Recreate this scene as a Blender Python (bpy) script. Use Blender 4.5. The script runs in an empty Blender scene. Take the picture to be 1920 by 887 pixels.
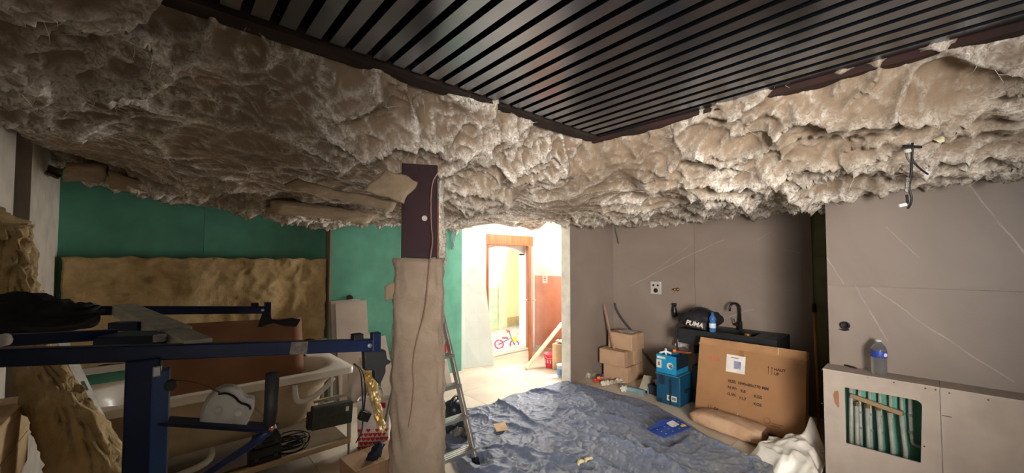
import bpy, bmesh, math, random
import numpy as np
from mathutils import Vector, Matrix

random.seed(7)
S = bpy.context.scene
C = S.collection

# ------------------------------------------------------------------ camera
FPX = 721.0
ALPHA, PITCH = math.radians(47.5), math.radians(2.0)
EYE = Vector((0, 0, 1.6))
FWD = Vector((math.cos(ALPHA) * math.cos(PITCH), math.sin(ALPHA) * math.cos(PITCH), math.sin(PITCH)))
RGT = Vector((math.sin(ALPHA), -math.cos(ALPHA), 0))
UPV = RGT.cross(FWD)
cd = bpy.data.cameras.new('camera')
cam = bpy.data.objects.new('camera', cd)
C.objects.link(cam)
cd.sensor_width = 36
cd.lens = 36 * FPX / 1920
cd.shift_y = 21.5 / 1920
cd.clip_start = 0.02
m3 = Matrix((RGT, UPV, -FWD)).transposed()
cam.matrix_world = Matrix.Translation(EYE) @ m3.to_4x4()
S.camera = cam

# ------------------------------------------------------------------ world, sun, added lights
W = bpy.data.worlds.new('sky')
S.world = W
W.use_nodes = True
bg = W.node_tree.nodes['Background']
bg.inputs[0].default_value = (0.86, 0.93, 1.0, 1)
bg.inputs[1].default_value = 3.0


def lamp(name, kind, energy, loc, target, size=None, color=(1, 1, 1), portal=False):
    d = bpy.data.lights.new(name, kind)
    d.energy = energy
    d.color = color
    if kind == 'AREA':
        d.shape = 'RECTANGLE'
        d.size, d.size_y = size
        if portal:
            d.cycles.is_portal = True
    if kind == 'SUN':
        d.angle = math.radians(1.0)
    o = bpy.data.objects.new(name, d)
    C.objects.link(o)
    o.location = loc
    v = Vector(target) - Vector(loc)
    o.rotation_euler = v.to_track_quat('-Z', 'Y').to_euler()
    return o


lamp('sun', 'SUN', 9.0, (3.2, 0.0, 8.6), (6.6, 7.6, 1.0), color=(1, 0.97, 0.92))
# added light at a made-up fanlight over the door (hidden behind the hanging wool)
lamp('added_fanlight_light', 'AREA', 84, (4.2, 4.97, 2.42), (3.5, 1.5, 1.4), (1.7, 0.36), (1.0, 0.98, 0.95))
# added light at a made-up hall side window, round the corner of the partition
lamp('added_hall_light', 'AREA', 72, (5.09, 3.84, 1.35), (1.6, 3.1, 1.7), (0.72, 1.1), (1.0, 0.98, 0.95))
# added light at a made-up window behind the photographer
lamp('added_side_light', 'AREA', 66, (-0.55, -1.35, 1.5), (4.45, 3.35, 1.5), (1.3, 1.1), (1.0, 0.94, 0.87)).data.spread = math.radians(64)
lamp('door_portal', 'AREA', 1, (4.55, 5.42, 1.0), (4.55, 3.0, 1.0), (1.1, 2.0), portal=True)

S.view_settings.view_transform = 'Standard'
S.view_settings.look = 'None'
S.view_settings.gamma = 1.0
S.view_settings.exposure = 0.4
S.view_settings.use_curve_mapping = False
S.cycles.use_denoising = True
S.cycles.max_bounces = 10
S.cycles.diffuse_bounces = 7
S.cycles.sample_clamp_indirect = 8.0


# ------------------------------------------------------------------ measuring helpers
def ray(px, py):
    return FWD + RGT * ((px - 960) / FPX) + UPV * ((465 - py) / FPX)


def at(px, py, d):
    return EYE + ray(px, py) * d


def onx(px, py, x):
    r = ray(px, py)
    return EYE + r * ((x - EYE.x) / r.x)


def ony(px, py, y):
    r = ray(px, py)
    return EYE + r * ((y - EYE.y) / r.y)


def onz(px, py, z):
    r = ray(px, py)
    return EYE + r * ((z - EYE.z) / r.z)


# ------------------------------------------------------------------ noise
_rng = np.random.RandomState(11)
_perm = _rng.permutation(256)
_perm = np.concatenate([_perm, _perm, _perm])
_ang = _rng.rand(256) * 2 * np.pi
_gx, _gy = np.cos(_ang), np.sin(_ang)


def pn(x, y):
    x = np.asarray(x, float); y = np.asarray(y, float)
    xi = np.floor(x).astype(int); yi = np.floor(y).astype(int)
    xf = x - xi; yf = y - yi
    xi &= 255; yi &= 255
    u = xf * xf * xf * (xf * (xf * 6 - 15) + 10)
    v = yf * yf * yf * (yf * (yf * 6 - 15) + 10)

    def g(ix, iy, dx, dy):
        h = _perm[_perm[ix] + iy]
        return _gx[h] * dx + _gy[h] * dy
    a = g(xi, yi, xf, yf); b = g(xi + 1, yi, xf - 1, yf)
    c = g(xi, yi + 1, xf, yf - 1); d = g(xi + 1, yi + 1, xf - 1, yf - 1)
    return ((a + u * (b - a)) + v * ((c + u * (d - c)) - (a + u * (b - a)))) * 1.5


def fbm(x, y, o=4, g=0.5):
    s = 0; a = 1; t = 0
    for k in range(o):
        s = s + a * pn(x * 2 ** k + 17.3 * k, y * 2 ** k + 5.1 * k); t += a; a *= g
    return s / t


def ridged(x, y, o=4, g=0.5):
    s = 0; a = 1; t = 0
    for k in range(o):
        s = s + a * (1 - np.abs(pn(x * 2 ** k + 31.7 * k, y * 2 ** k + 9.2 * k)) * 1.6); t += a; a *= g
    return s / t


# ------------------------------------------------------------------ materials
def lin(c):
    return tuple((v / 255 / 12.92 if v / 255 <= 0.04045 else ((v / 255 + 0.055) / 1.055) ** 2.4) for v in c) + (1,)


_mats = {}


def nodes(name):
    m = bpy.data.materials.new(name)
    m.use_nodes = True
    nt = m.node_tree
    return m, nt, nt.nodes, nt.links, nt.nodes['Principled BSDF']


def noise_tex(nt, scale, detail=4, stretch=(1, 1, 1), rough=0.55, dist=0.0, src='Object'):
    tc = nt.nodes.new('ShaderNodeTexCoord')
    mp = nt.nodes.new('ShaderNodeMapping')
    mp.inputs['Scale'].default_value = stretch
    nt.links.new(tc.outputs[src], mp.inputs[0])
    n = nt.nodes.new('ShaderNodeTexNoise')
    n.inputs['Scale'].default_value = scale
    n.inputs['Detail'].default_value = detail
    n.inputs['Roughness'].default_value = rough
    n.inputs['Distortion'].default_value = dist
    nt.links.new(mp.outputs[0], n.inputs[0])
    return n


def ramp(nt, src, a, b, ca=(0, 0, 0, 1), cb=(1, 1, 1, 1)):
    r = nt.nodes.new('ShaderNodeValToRGB')
    r.color_ramp.elements[0].position = a
    r.color_ramp.elements[1].position = b
    r.color_ramp.elements[0].color = ca
    r.color_ramp.elements[1].color = cb
    nt.links.new(src, r.inputs[0])
    return r


def mix(nt, fac, a, b):
    n = nt.nodes.new('ShaderNodeMix')
    n.data_type = 'RGBA'
    if isinstance(fac, (int, float)):
        n.inputs[0].default_value = fac
    else:
        nt.links.new(fac, n.inputs[0])
    for k, v in ((6, a), (7, b)):
        if isinstance(v, tuple):
            n.inputs[k].default_value = v
        else:
            nt.links.new(v, n.inputs[k])
    return n.outputs[2]


def bump(nt, src, strength, dist=0.01):
    b = nt.nodes.new('ShaderNodeBump')
    b.inputs['Strength'].default_value = strength
    b.inputs['Distance'].default_value = dist
    nt.links.new(src, b.inputs['Height'])
    return b.outputs[0]


def M(name, c, rough=0.6, metal=0.0, c2=None, scale=6, lo=0.4, hi=0.65, bmp=0.0, bscale=60, stretch=(1, 1, 1),
      spec=0.5, trans=0.0, ior=1.45, alpha=1.0, detail=4, coat=0.0, emit=None, bdist=0.01):
    if name in _mats:
        return _mats[name]
    m, nt, N, L, p = nodes(name)
    col = lin(c)
    p.inputs['Roughness'].default_value = rough
    p.inputs['Metallic'].default_value = metal
    p.inputs['Specular IOR Level'].default_value = spec
    p.inputs['Transmission Weight'].default_value = trans
    p.inputs['IOR'].default_value = ior
    p.inputs['Alpha'].default_value = alpha
    p.inputs['Coat Weight'].default_value = coat
    if c2 is None:
        c2 = tuple(max(0, v * 0.9) for v in c)
    n = noise_tex(nt, scale, detail, stretch)
    r = ramp(nt, n.outputs[0], lo, hi)
    o = mix(nt, r.outputs[0], col, lin(c2))
    L.new(o, p.inputs['Base Color'])
    if bmp:
        n2 = noise_tex(nt, bscale, 5, stretch)
        L.new(bump(nt, n2.outputs[0], bmp, bdist), p.inputs['Normal'])
    if emit:
        p.inputs['Emission Color'].default_value = col
        p.inputs['Emission Strength'].default_value = emit
    _mats[name] = m
    return m


def wool_mat(name, c, c2, c3):
    """mineral wool: dusty tan mass, paler torn fibre and painted crest light (attribute 'torn'), fine fibre relief"""
    if name in _mats:
        return _mats[name]
    m, nt, N, L, p = nodes(name)
    n1 = noise_tex(nt, 2.2, 5, dist=0.6)
    r1 = ramp(nt, n1.outputs[0], 0.35, 0.68)
    base = mix(nt, r1.outputs[0], lin(c), lin(c2))
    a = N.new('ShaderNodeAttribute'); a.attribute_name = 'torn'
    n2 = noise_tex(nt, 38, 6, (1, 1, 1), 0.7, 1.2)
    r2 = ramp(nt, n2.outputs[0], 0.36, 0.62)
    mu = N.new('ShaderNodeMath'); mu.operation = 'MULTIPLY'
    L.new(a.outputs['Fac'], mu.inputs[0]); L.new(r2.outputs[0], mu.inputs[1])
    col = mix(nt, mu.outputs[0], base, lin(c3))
    n4 = noise_tex(nt, 9, 6, dist=1.0)
    r4 = ramp(nt, n4.outputs[0], 0.34, 0.6, (0.84, 0.82, 0.80, 1), (1, 1, 1, 1))
    mm = N.new('ShaderNodeMix'); mm.data_type = 'RGBA'; mm.blend_type = 'MULTIPLY'; mm.inputs[0].default_value = 1
    L.new(col, mm.inputs[6]); L.new(r4.outputs[0], mm.inputs[7])
    L.new(mm.outputs[2], p.inputs['Base Color'])
    p.inputs['Roughness'].default_value = 0.95
    p.inputs['Specular IOR Level'].default_value = 0.15
    n3 = noise_tex(nt, 55, 8, (1, 1, 1), 0.75, 1.5)
    n5 = noise_tex(nt, 16, 6, (1, 1, 1), 0.6, 2.0)
    ad = N.new('ShaderNodeMath'); ad.operation = 'ADD'
    L.new(n3.outputs[0], ad.inputs[0]); L.new(n5.outputs[0], ad.inputs[1])
    L.new(bump(nt, ad.outputs[0], 0.6, 0.010), p.inputs['Normal'])
    _mats[name] = m
    return m


VEINS = [(3.74, (1548, 480), (1582, 531), 0.004), (3.74, (1604, 536), (1664, 640), 0.006), (3.74, (1634, 538), (1720, 600), 0.005),
         (3.74, (1720, 600), (1900, 715), 0.005), (3.74, (1660, 425), (1722, 484), 0.004), (3.74, (1815, 345), (1925, 480), 0.006),
         (5.0, (1181, 537), (1293, 478), 0.008), (5.0, (1293, 478), (1357, 450), 0.008), (5.0, (1350, 600), (1412, 580), 0.006),
         (5.0, (1420, 450), (1445, 434), 0.005), (5.0, (1470, 468), (1500, 474), 0.005), (5.0, (1230, 505), (1300, 455), 0.004)]


def tile_mat(name):
    """taupe stone-look porcelain with a few thin pale veins"""
    m, nt, N, L, p = nodes(name)
    n1 = noise_tex(nt, 1.4, 6, dist=0.8)
    base = mix(nt, ramp(nt, n1.outputs[0], 0.3, 0.7).outputs[0], lin((138, 124, 113)), lin((124, 110, 100)))
    # thin pale veins: distance of the (wobbled) surface point to a few segments, in wall coordinates
    ge = N.new('ShaderNodeNewGeometry')
    wob = N.new('ShaderNodeTexNoise'); wob.inputs['Scale'].default_value = 5.0; wob.inputs['Detail'].default_value = 4
    L.new(ge.outputs['Position'], wob.inputs[0])
    sub = N.new('ShaderNodeVectorMath'); sub.operation = 'SUBTRACT'; sub.inputs[1].default_value = (0.5, 0.5, 0.5)
    L.new(wob.outputs['Color'], sub.inputs[0])
    scl = N.new('ShaderNodeVectorMath'); scl.operation = 'SCALE'; scl.inputs['Scale'].default_value = 0.035
    L.new(sub.outputs[0], scl.inputs[0])
    ad = N.new('ShaderNodeVectorMath'); ad.operation = 'ADD'
    L.new(ge.outputs['Position'], ad.inputs[0]); L.new(scl.outputs[0], ad.inputs[1])
    flat = N.new('ShaderNodeVectorMath'); flat.operation = 'MULTIPLY'; flat.inputs[1].default_value = (0, 1, 1)
    L.new(ad.outputs[0], flat.inputs[0])
    last = None
    for x_, pa, pb, wd in VEINS:
        A = onx(*pa, x_); B = onx(*pb, x_); A.x = B.x = 0
        ab = B - A
        v1 = N.new('ShaderNodeVectorMath'); v1.operation = 'SUBTRACT'; v1.inputs[1].default_value = A
        L.new(flat.outputs[0], v1.inputs[0])
        dt = N.new('ShaderNodeVectorMath'); dt.operation = 'DOT_PRODUCT'; dt.inputs[1].default_value = ab / ab.length_squared
        L.new(v1.outputs[0], dt.inputs[0])
        cl = N.new('ShaderNodeClamp'); L.new(dt.outputs['Value'], cl.inputs[0])
        sc = N.new('ShaderNodeVectorMath'); sc.operation = 'SCALE'; sc.inputs[0].default_value = ab
        L.new(cl.outputs[0], sc.inputs['Scale'])
        ds = N.new('ShaderNodeVectorMath'); ds.operation = 'DISTANCE'
        L.new(v1.outputs[0], ds.inputs[0]); L.new(sc.outputs[0], ds.inputs[1])
        dv = N.new('ShaderNodeMath'); dv.operation = 'DIVIDE'; dv.inputs[1].default_value = wd
        L.new(ds.outputs['Value'], dv.inputs[0])
        if last is None: last = dv.outputs[0]
        else:
            mn = N.new('ShaderNodeMath'); mn.operation = 'MINIMUM'
            L.new(last, mn.inputs[0]); L.new(dv.outputs[0], mn.inputs[1]); last = mn.outputs[0]
    v = ramp(nt, last, 0.0, 1.0, (0.5, 0.5, 0.5, 1), (0, 0, 0, 1))
    n3 = noise_tex(nt, 6.0, 4)
    mk = ramp(nt, n3.outputs[0], 0.32, 0.62, (0.05, 0.05, 0.05, 1), (1, 1, 1, 1))
    mu = N.new('ShaderNodeMath'); mu.operation = 'MULTIPLY'
    L.new(v.outputs[0], mu.inputs[0]); L.new(mk.outputs[0], mu.inputs[1])
    L.new(mix(nt, mu.outputs[0], base, lin((206, 196, 184))), p.inputs['Base Color'])
    p.inputs['Roughness'].default_value = 0.48
    n4 = noise_tex(nt, 90, 4)
    L.new(bump(nt, n4.outputs[0], 0.12, 0.004), p.inputs['Normal'])
    return m


def tarp_mat(name):
    m, nt, N, L, p = nodes(name)
    n1 = noise_tex(nt, 3.0, 6, dist=0.5)
    base = mix(nt, ramp(nt, n1.outputs[0], 0.35, 0.7).outputs[0], lin((84, 95, 122)), lin((106, 114, 134)))
    a = N.new('ShaderNodeAttribute'); a.attribute_name = 'dust'
    n2 = noise_tex(nt, 14, 7, dist=1.0, rough=0.7)
    r2 = ramp(nt, n2.outputs[0], 0.42, 0.62)
    mu = N.new('ShaderNodeMath'); mu.operation = 'MULTIPLY'
    L.new(a.outputs['Fac'], mu.inputs[0]); L.new(r2.outputs[0], mu.inputs[1])
    c = mix(nt, mu.outputs[0], base, lin((156, 156, 146)))
    n3 = noise_tex(nt, 34, 3, rough=0.5)
    r3 = ramp(nt, n3.outputs[0], 0.71, 0.73)
    c = mix(nt, r3.outputs[0], c, lin((214, 210, 188)))
    L.new(c, p.inputs['Base Color'])
    p.inputs['Roughness'].default_value = 0.5
    p.inputs['Sheen Weight'].default_value = 0.15
    n4 = noise_tex(nt, 22, 5, dist=1.5)
    L.new(bump(nt, n4.outputs[0], 0.5, 0.01), p.inputs['Normal'])
    return m


# ------------------------------------------------------------------ mesh building
WLOC = {}


class MB:
    def __init__(s):
        s.v = []; s.f = []

    def add(s, vs, fs):
        b = len(s.v)
        s.v += [Vector(v) for v in vs]
        s.f += [tuple(i + b for i in f) for f in fs]
        return s

    def box(s, c, d, rot=None):
        c = Vector(c); h = Vector(d) / 2
        vs = [Vector((x * h.x, y * h.y, z * h.z)) for z in (-1, 1) for y in (-1, 1) for x in (-1, 1)]
        if rot is not None:
            vs = [rot @ v for v in vs]
        return s.add([c + v for v in vs], [(0, 2, 3, 1), (4, 5, 7, 6), (0, 1, 5, 4), (2, 6, 7, 3), (0, 4, 6, 2), (1, 3, 7, 5)])

    def b2(s, lo, hi):
        lo = Vector(lo); hi = Vector(hi)
        return s.box((lo + hi) / 2, hi - lo)

    def bar(s, p, q, w, h, up=(0, 0, 1)):
        p = Vector(p); q = Vector(q)
        d = (q - p).normalized(); u = Vector(up)
        r = d.cross(u).normalized(); u = r.cross(d)
        vs = []
        for e in (p, q):
            vs += [e + r * (a * w / 2) + u * (b * h / 2) for a, b in ((-1, -1), (1, -1), (1, 1), (-1, 1))]
        return s.add(vs, [(0, 1, 2, 3), (7, 6, 5, 4), (0, 4, 5, 1), (1, 5, 6, 2), (2, 6, 7, 3), (3, 7, 4, 0)])

    def tube(s, pts, r, n=8, smooth=0, caps=True):
        pts = [Vector(p) for p in pts]
        rs = list(r) if isinstance(r, (list, tuple)) else [r] * len(pts)
        for _ in range(smooth):
            np_, nr = [pts[0]], [rs[0]]
            for i in range(len(pts) - 1):
                np_ += [pts[i] * 0.75 + pts[i + 1] * 0.25, pts[i] * 0.25 + pts[i + 1] * 0.75]
                nr += [rs[i] * 0.75 + rs[i + 1] * 0.25, rs[i] * 0.25 + rs[i + 1] * 0.75]
            np_.append(pts[-1]); nr.append(rs[-1])
            pts, rs = np_, nr
        t = (pts[1] - pts[0]).normalized()
        nrm = t.orthogonal().normalized()
        vs, fs = [], []
        for i, p in enumerate(pts):
            a = pts[max(0, i - 1)]; b = pts[min(len(pts) - 1, i + 1)]
            t = (b - a).normalized() if (b - a).length > 1e-9 else t
            nrm = (nrm - t * nrm.dot(t)).normalized()
            bn = t.cross(nrm)
            for k in range(n):
                a_ = 2 * math.pi * k / n
                vs.append(p + (nrm * math.cos(a_) + bn * math.sin(a_)) * rs[i])
        for i in range(len(pts) - 1):
            for k in range(n):
                k2 = (k + 1) % n
                fs.append((i * n + k, i * n + k2, (i + 1) * n + k2, (i + 1) * n + k))
        if caps:
            fs.append(tuple(range(n - 1, -1, -1)))
            fs.append(tuple((len(pts) - 1) * n + k for k in range(n)))
        return s.add(vs, fs)

    def cyl(s, p, q, r, r2=None, n=14):
        return s.tube([p, q], [r, r if r2 is None else r2], n)

    def lathe(s, c, prof, n=20, axis=None):
        c = Vector(c); vs, fs = [], []
        q = Vector(axis).to_track_quat('Z', 'Y') if axis else None
        for r, z in prof:
            for k in range(n):
                a = 2 * math.pi * k / n
                v = Vector((r * math.cos(a), r * math.sin(a), z))
                vs.append(c + (q @ v if q else v))
        for i in range(len(prof) - 1):
            for k in range(n):
                k2 = (k + 1) % n
                fs.append((i * n + k, i * n + k2, (i + 1) * n + k2, (i + 1) * n + k))
        fs.append(tuple(range(n - 1, -1, -1)))
        fs.append(tuple((len(prof) - 1) * n + k for k in range(n)))
        return s.add(vs, fs)

    def prism(s, poly, off):
        """closed 3-D polygon swept along off"""
        off = Vector(off); n = len(poly)
        vs = [Vector(p) for p in poly] + [Vector(p) + off for p in poly]
        fs = [tuple(range(n - 1, -1, -1)), tuple(range(n, 2 * n))]
        fs += [(k, (k + 1) % n, n + (k + 1) % n, n + k) for k in range(n)]
        return s.add(vs, fs)

    def grid(s, P, thick=None):
        """P: array (nu,nv,3); thick = offset vector or per-vertex array for a slab"""
        nu, nv = P.shape[:2]
        vs = [Vector(p) for p in P.reshape(-1, 3)]
        fs = [(i * nv + j, (i + 1) * nv + j, (i + 1) * nv + j + 1, i * nv + j + 1) for i in range(nu - 1) for j in range(nv - 1)]
        if thick is not None:
            Q = (P + np.asarray(thick)).reshape(-1, 3); b = nu * nv
            vs += [Vector(p) for p in Q]
            fs += [tuple(b + k for k in reversed(f)) for f in fs]
            rim = [(i, 0) for i in range(nu)] + [(nu - 1, j) for j in range(1, nv)] + [(i, nv - 1) for i in range(nu - 2, -1, -1)] + [(0, j) for j in range(nv - 2, 0, -1)]
            ids = [i * nv + j for i, j in rim]
            for a, c in zip(ids, ids[1:] + ids[:1]):
                fs.append((c, a, b + a, b + c))
        return s.add(vs, fs)

    def build(s, name, mat, parent=None, smooth=False, bevel=0.0, subsurf=0):
        me = bpy.data.meshes.new(name)
        n = len(s.v)
        A = np.array([tuple(v) for v in s.v])
        lo, hi = A.min(0), A.max(0)
        c = Vector(((lo[0] + hi[0]) / 2, (lo[1] + hi[1]) / 2, lo[2]))
        me.from_pydata([tuple(v - c) for v in s.v], [], s.f)
        bm = bmesh.new(); bm.from_mesh(me)
        if len(bm.faces) < 20000:
            bmesh.ops.recalc_face_normals(bm, faces=bm.faces)
        bm.to_mesh(me); bm.free()
        if smooth:
            me.polygons.foreach_set('use_smooth', [True] * len(me.polygons))
        me.materials.append(mat)
        o = bpy.data.objects.new(name, me)
        C.objects.link(o)
        WLOC[o.name] = c
        if parent is not None:
            o.parent = parent
            o.location = c - WLOC[parent.name]
        else:
            o.location = c
        if bevel:
            b = o.modifiers.new('bevel', 'BEVEL'); b.width = bevel; b.segments = 2; b.limit_method = 'ANGLE'
        if subsurf:
            b = o.modifiers.new('sub', 'SUBSURF'); b.levels = subsurf; b.render_levels = subsurf
        return o


def tag(o, label, cat, group=None, kind=None):
    if label: o['label'] = label
    if cat: o['category'] = cat
    if group: o['group'] = group
    if kind: o['kind'] = kind
    return o


def thing(name, label, cat, loc, group=None):
    o = bpy.data.objects.new(name, None)
    o.empty_display_size = 0.1
    C.objects.link(o)
    o.location = loc
    WLOC[o.name] = Vector(loc)
    return tag(o, label, cat, group)


def struct(o):
    o['kind'] = 'structure'
    return o


def attr(o, name, vals):
    a = o.data.attributes.new(name, 'FLOAT', 'POINT')
    a.data.foreach_set('value', np.asarray(vals, dtype=np.float32))


def bil(q, nu, nv):
    """bilinear patch over 4 corners -> array (nu,nv,3)"""
    q = [np.array(tuple(p)) for p in q]
    u = np.linspace(0, 1, nu)[:, None, None]; v = np.linspace(0, 1, nv)[None, :, None]
    return q[0] * (1 - u) * (1 - v) + q[1] * u * (1 - v) + q[2] * u * v + q[3] * (1 - u) * v


def slab(q, nu, nv, thick, amp=0.0, freq=4.0, seed=0.0, edge=0.0):
    """a warped board / paper / wool slab over four corners"""
    P = bil(q, nu, nv)
    n = np.cross(P[-1, 0] - P[0, 0], P[0, -1] - P[0, 0]); n = n / np.linalg.norm(n)
    L1 = np.linalg.norm(P[-1, 0] - P[0, 0]); L2 = np.linalg.norm(P[0, -1] - P[0, 0])
    U, V = np.meshgrid(np.linspace(0, L1, nu), np.linspace(0, L2, nv), indexing='ij')
    if amp:
        P = P + n * (amp * fbm(U * freq + seed, V * freq + seed * 1.7, 4))[..., None]
    if edge:
        d1 = (P[-1, 0] - P[0, 0]) / L1; d2 = (P[0, -1] - P[0, 0]) / L2
        P = P + d1 * (edge * pn(V * 9 + seed, U * 3 + 3.3))[..., None] + d2 * (edge * pn(U * 9 + seed + 7, V * 3 + 8.1))[..., None]
    return MB().grid(P, n * thick)


def text(body, size, origin, xdir, ydir, mat, parent, name='lettering', bold=0.0, depth=0.0006):
    cu = bpy.data.curves.new('txt', 'FONT')
    cu.body = body; cu.size = size; cu.extrude = depth; cu.offset = bold
    t = bpy.data.objects.new('txt', cu)
    C.objects.link(t)
    bpy.context.view_layer.update()
    me = bpy.data.meshes.new_from_object(t.evaluated_get(bpy.context.evaluated_depsgraph_get()))
    bpy.data.objects.remove(t); bpy.data.curves.remove(cu)
    x = Vector(xdir).normalized(); y = Vector(ydir).normalized(); z = x.cross(y)
    R = Matrix((x, y, z)).transposed()
    b = MB()
    b.add([Vector(origin) + R @ v.co for v in me.vertices], [tuple(p.vertices) for p in me.polygons])
    bpy.data.meshes.remove(me)
    return b.build(name, mat, parent)


def loft(path, sizes, n=24, amp=0.0, freq=6.0, seed=0.0, side=None, power=2.0, caps=True):
    """noisy tube with elliptical sections: sizes = (half width along side, half thickness)"""
    path = [Vector(p) for p in path]
    k = max(2, int(n))
    b = MB(); vs = []; fs = []
    acc = 0.0
    for i, p in enumerate(path):
        t = (path[min(i + 1, len(path) - 1)] - path[max(i - 1, 0)]).normalized()
        sd = Vector(side) if side is not None else RGT
        r = (sd - t * sd.dot(t)).normalized(); u = t.cross(r)
        if i: acc += (path[i] - path[i - 1]).length
        w, h = sizes[i]
        for j in range(k):
            a = 2 * math.pi * j / k
            c, s_ = math.cos(a), math.sin(a)
            q = r * (w * math.copysign(abs(c) ** (2 / power), c)) + u * (h * math.copysign(abs(s_) ** (2 / power), s_))
            if amp:
                e = float(fbm(acc * freq + seed + 3 * c, 1.1 * freq * 0.2 * s_ * 2 + seed * 1.3 + acc * freq * 0.4, 4)) * amp
                q = q * (1 + e / max(q.length, 1e-3) if q.length > 1e-4 else 1)
            vs.append(p + q)
    for i in range(len(path) - 1):
        for j in range(k):
            j2 = (j + 1) % k
            fs.append((i * k + j, i * k + j2, (i + 1) * k + j2, (i + 1) * k + j))
    if caps:
        fs.append(tuple(range(k - 1, -1, -1)))
        fs.append(tuple((len(path) - 1) * k + j for j in range(k)))
    return b.add(vs, fs)


def dense(path, sizes, m):
    """resample a path and its sizes with Catmull-Rom"""
    P = [Vector(p) for p in path]; out, so = [], []
    for i in range(len(P) - 1):
        p0, p1, p2, p3 = P[max(i - 1, 0)], P[i], P[i + 1], P[min(i + 2, len(P) - 1)]
        for k in range(m):
            t = k / m
            out.append(0.5 * ((2 * p1) + (p2 - p0) * t + (2 * p0 - 5 * p1 + 4 * p2 - p3) * t * t + (3 * p1 - p0 - 3 * p2 + p3) * t ** 3))
            so.append(tuple(a * (1 - t) + b * t for a, b in zip(sizes[i], sizes[i + 1])))
    out.append(P[-1]); so.append(sizes[-1])
    return out, so


def carton(name, lo, hi, mat, label, cat='box', group=None, rot=0.0, flaps=True, tapem=None):
    """a closed cardboard box: body with bevelled edges, top seam, tape strip"""
    lo = Vector(lo); hi = Vector(hi); c = (lo + hi) / 2; d = hi - lo
    R = Matrix.Rotation(rot, 3, 'Z')
    t = thing(name, label, cat, (c.x, c.y, lo.z), group)
    MB().box((c.x, c.y, c.z - 0.001), (d.x, d.y, d.z - 0.002), R).build('body', mat, t, bevel=0.006)
    g = 0.002
    for s_ in (-1, 1):
        MB().box(Vector((c.x, c.y, hi.z + 0.0015)) + R @ Vector((s_ * (d.x / 4 + g / 2), 0, 0)), (d.x / 2 - g, d.y - 0.004, 0.004), R).build('flap', mat, t)
    tp = tapem or M('packing_tape', (168, 140, 104), 0.3)
    MB().box(Vector((c.x, c.y, hi.z + 0.004)), (0.05, d.y, 0.0012), R).build('tape', tp, t)
    for s_ in (-1, 1):
        MB().box(Vector((c.x, c.y, hi.z - 0.04)) + R @ Vector((0, s_ * (d.y / 2 + 0.0008), 0)), (0.05, 0.0012, 0.09), R).build('tape', tp, t)
    return t


# ================================================================== THE SETTING
white = M('white_paint', (232, 231, 226), 0.7, c2=(222, 220, 214), scale=3)
board = M('plasterboard_paper', (176, 162, 149), 0.85, c2=(164, 150, 138), scale=4, bmp=0.1, bscale=200)
green = M('green_board', (92, 158, 134), 0.75, c2=(80, 142, 120), scale=3, bmp=0.05, bscale=120)
olive = M('olive_board', (124, 124, 96), 0.85, c2=(104, 102, 78), scale=4)
tile = tile_mat('taupe_tile')
tilefloor = M('floor_tile', (214, 201, 182), 0.4, c2=(194, 180, 160), scale=1.6, bmp=0.05, bscale=30)
grout = M('grout', (150, 140, 126), 0.9)
concrete = M('pale_render', (206, 200, 190), 0.9, c2=(186, 180, 170), scale=2)
orange = M('varnished_wood', (178, 106, 62), 0.4, c2=(150, 84, 46), scale=3, stretch=(12, 12, 1))
rawwood = M('raw_timber', (222, 208, 178), 0.7, c2=(204, 186, 150), scale=4, stretch=(10, 10, 1))
darkwood = M('dark_beam_wood', (42, 29, 22), 0.8, c2=(28, 18, 13), scale=5, stretch=(1, 6, 6), bmp=0.2)
terracotta = M('terracotta_plaster', (206, 164, 142), 0.8, c2=(196, 150, 128), scale=2.5)

floor = struct(MB().b2((-0.9, -2.4, -0.12), (5.3, 5.35, -0.008)).build('floor', grout))
mesh0 = None
for i in range(7):
    for j in range(9):
        x0, y0 = -0.86 + 0.9 * i, -2.38 + 0.9 * j
        if x0 > 5.2 or y0 > 5.1: continue
        x1, y1 = min(x0 + 0.896, 5.3), min(y0 + 0.896, 5.35)
        MB().b2((x0, y0, -0.02), (x1, y1, 0.0)).build('tile', tilefloor, floor)

# right-hand wall in front (bathroom side), stone-look slabs with one horizontal joint
wr = struct(MB().b2((3.755, -2.2, 0), (4.0, 0.535, 2.97)).build('wall_right', board))
for (z0, z1) in ((0.0, 1.42), (1.4225, 2.62)):
    for (y0, y1) in ((-0.66, 0.54), (-1.863, -0.6625), (-2.2, -1.8655)):
        MB().b2((3.74, y0, z0), (3.754, y1, z1)).build('tile', tile, wr)
struct(MB().b2((4.0, 0.3, 0), (5.2, 0.535, 2.97)).build('wall_niche_side', board))
wk = struct(MB().b2((5.014, 0.535, 0), (5.16, 3.4, 2.97)).build('wall_niche', olive))
for (y0, y1) in ((2.034, 3.22), (0.842, 2.031)):
    MB().b2((5.0, y0, 0), (5.0135, y1, 2.6)).build('tile', tile, wk)
wp = struct(MB().b2((3.985, 3.234, 0), (5.014, 3.35, 2.97)).build('wall_partition', board))
MB().b2((3.985, 3.22, 0), (4.9995, 3.2335, 2.6)).build('tile', tile, wp)
struct(MB().b2((3.965, 3.217, 0), (3.985, 3.352, 2.62)).build('trim_1', M('pale_trim', (226, 220, 205), 0.6)))

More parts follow.
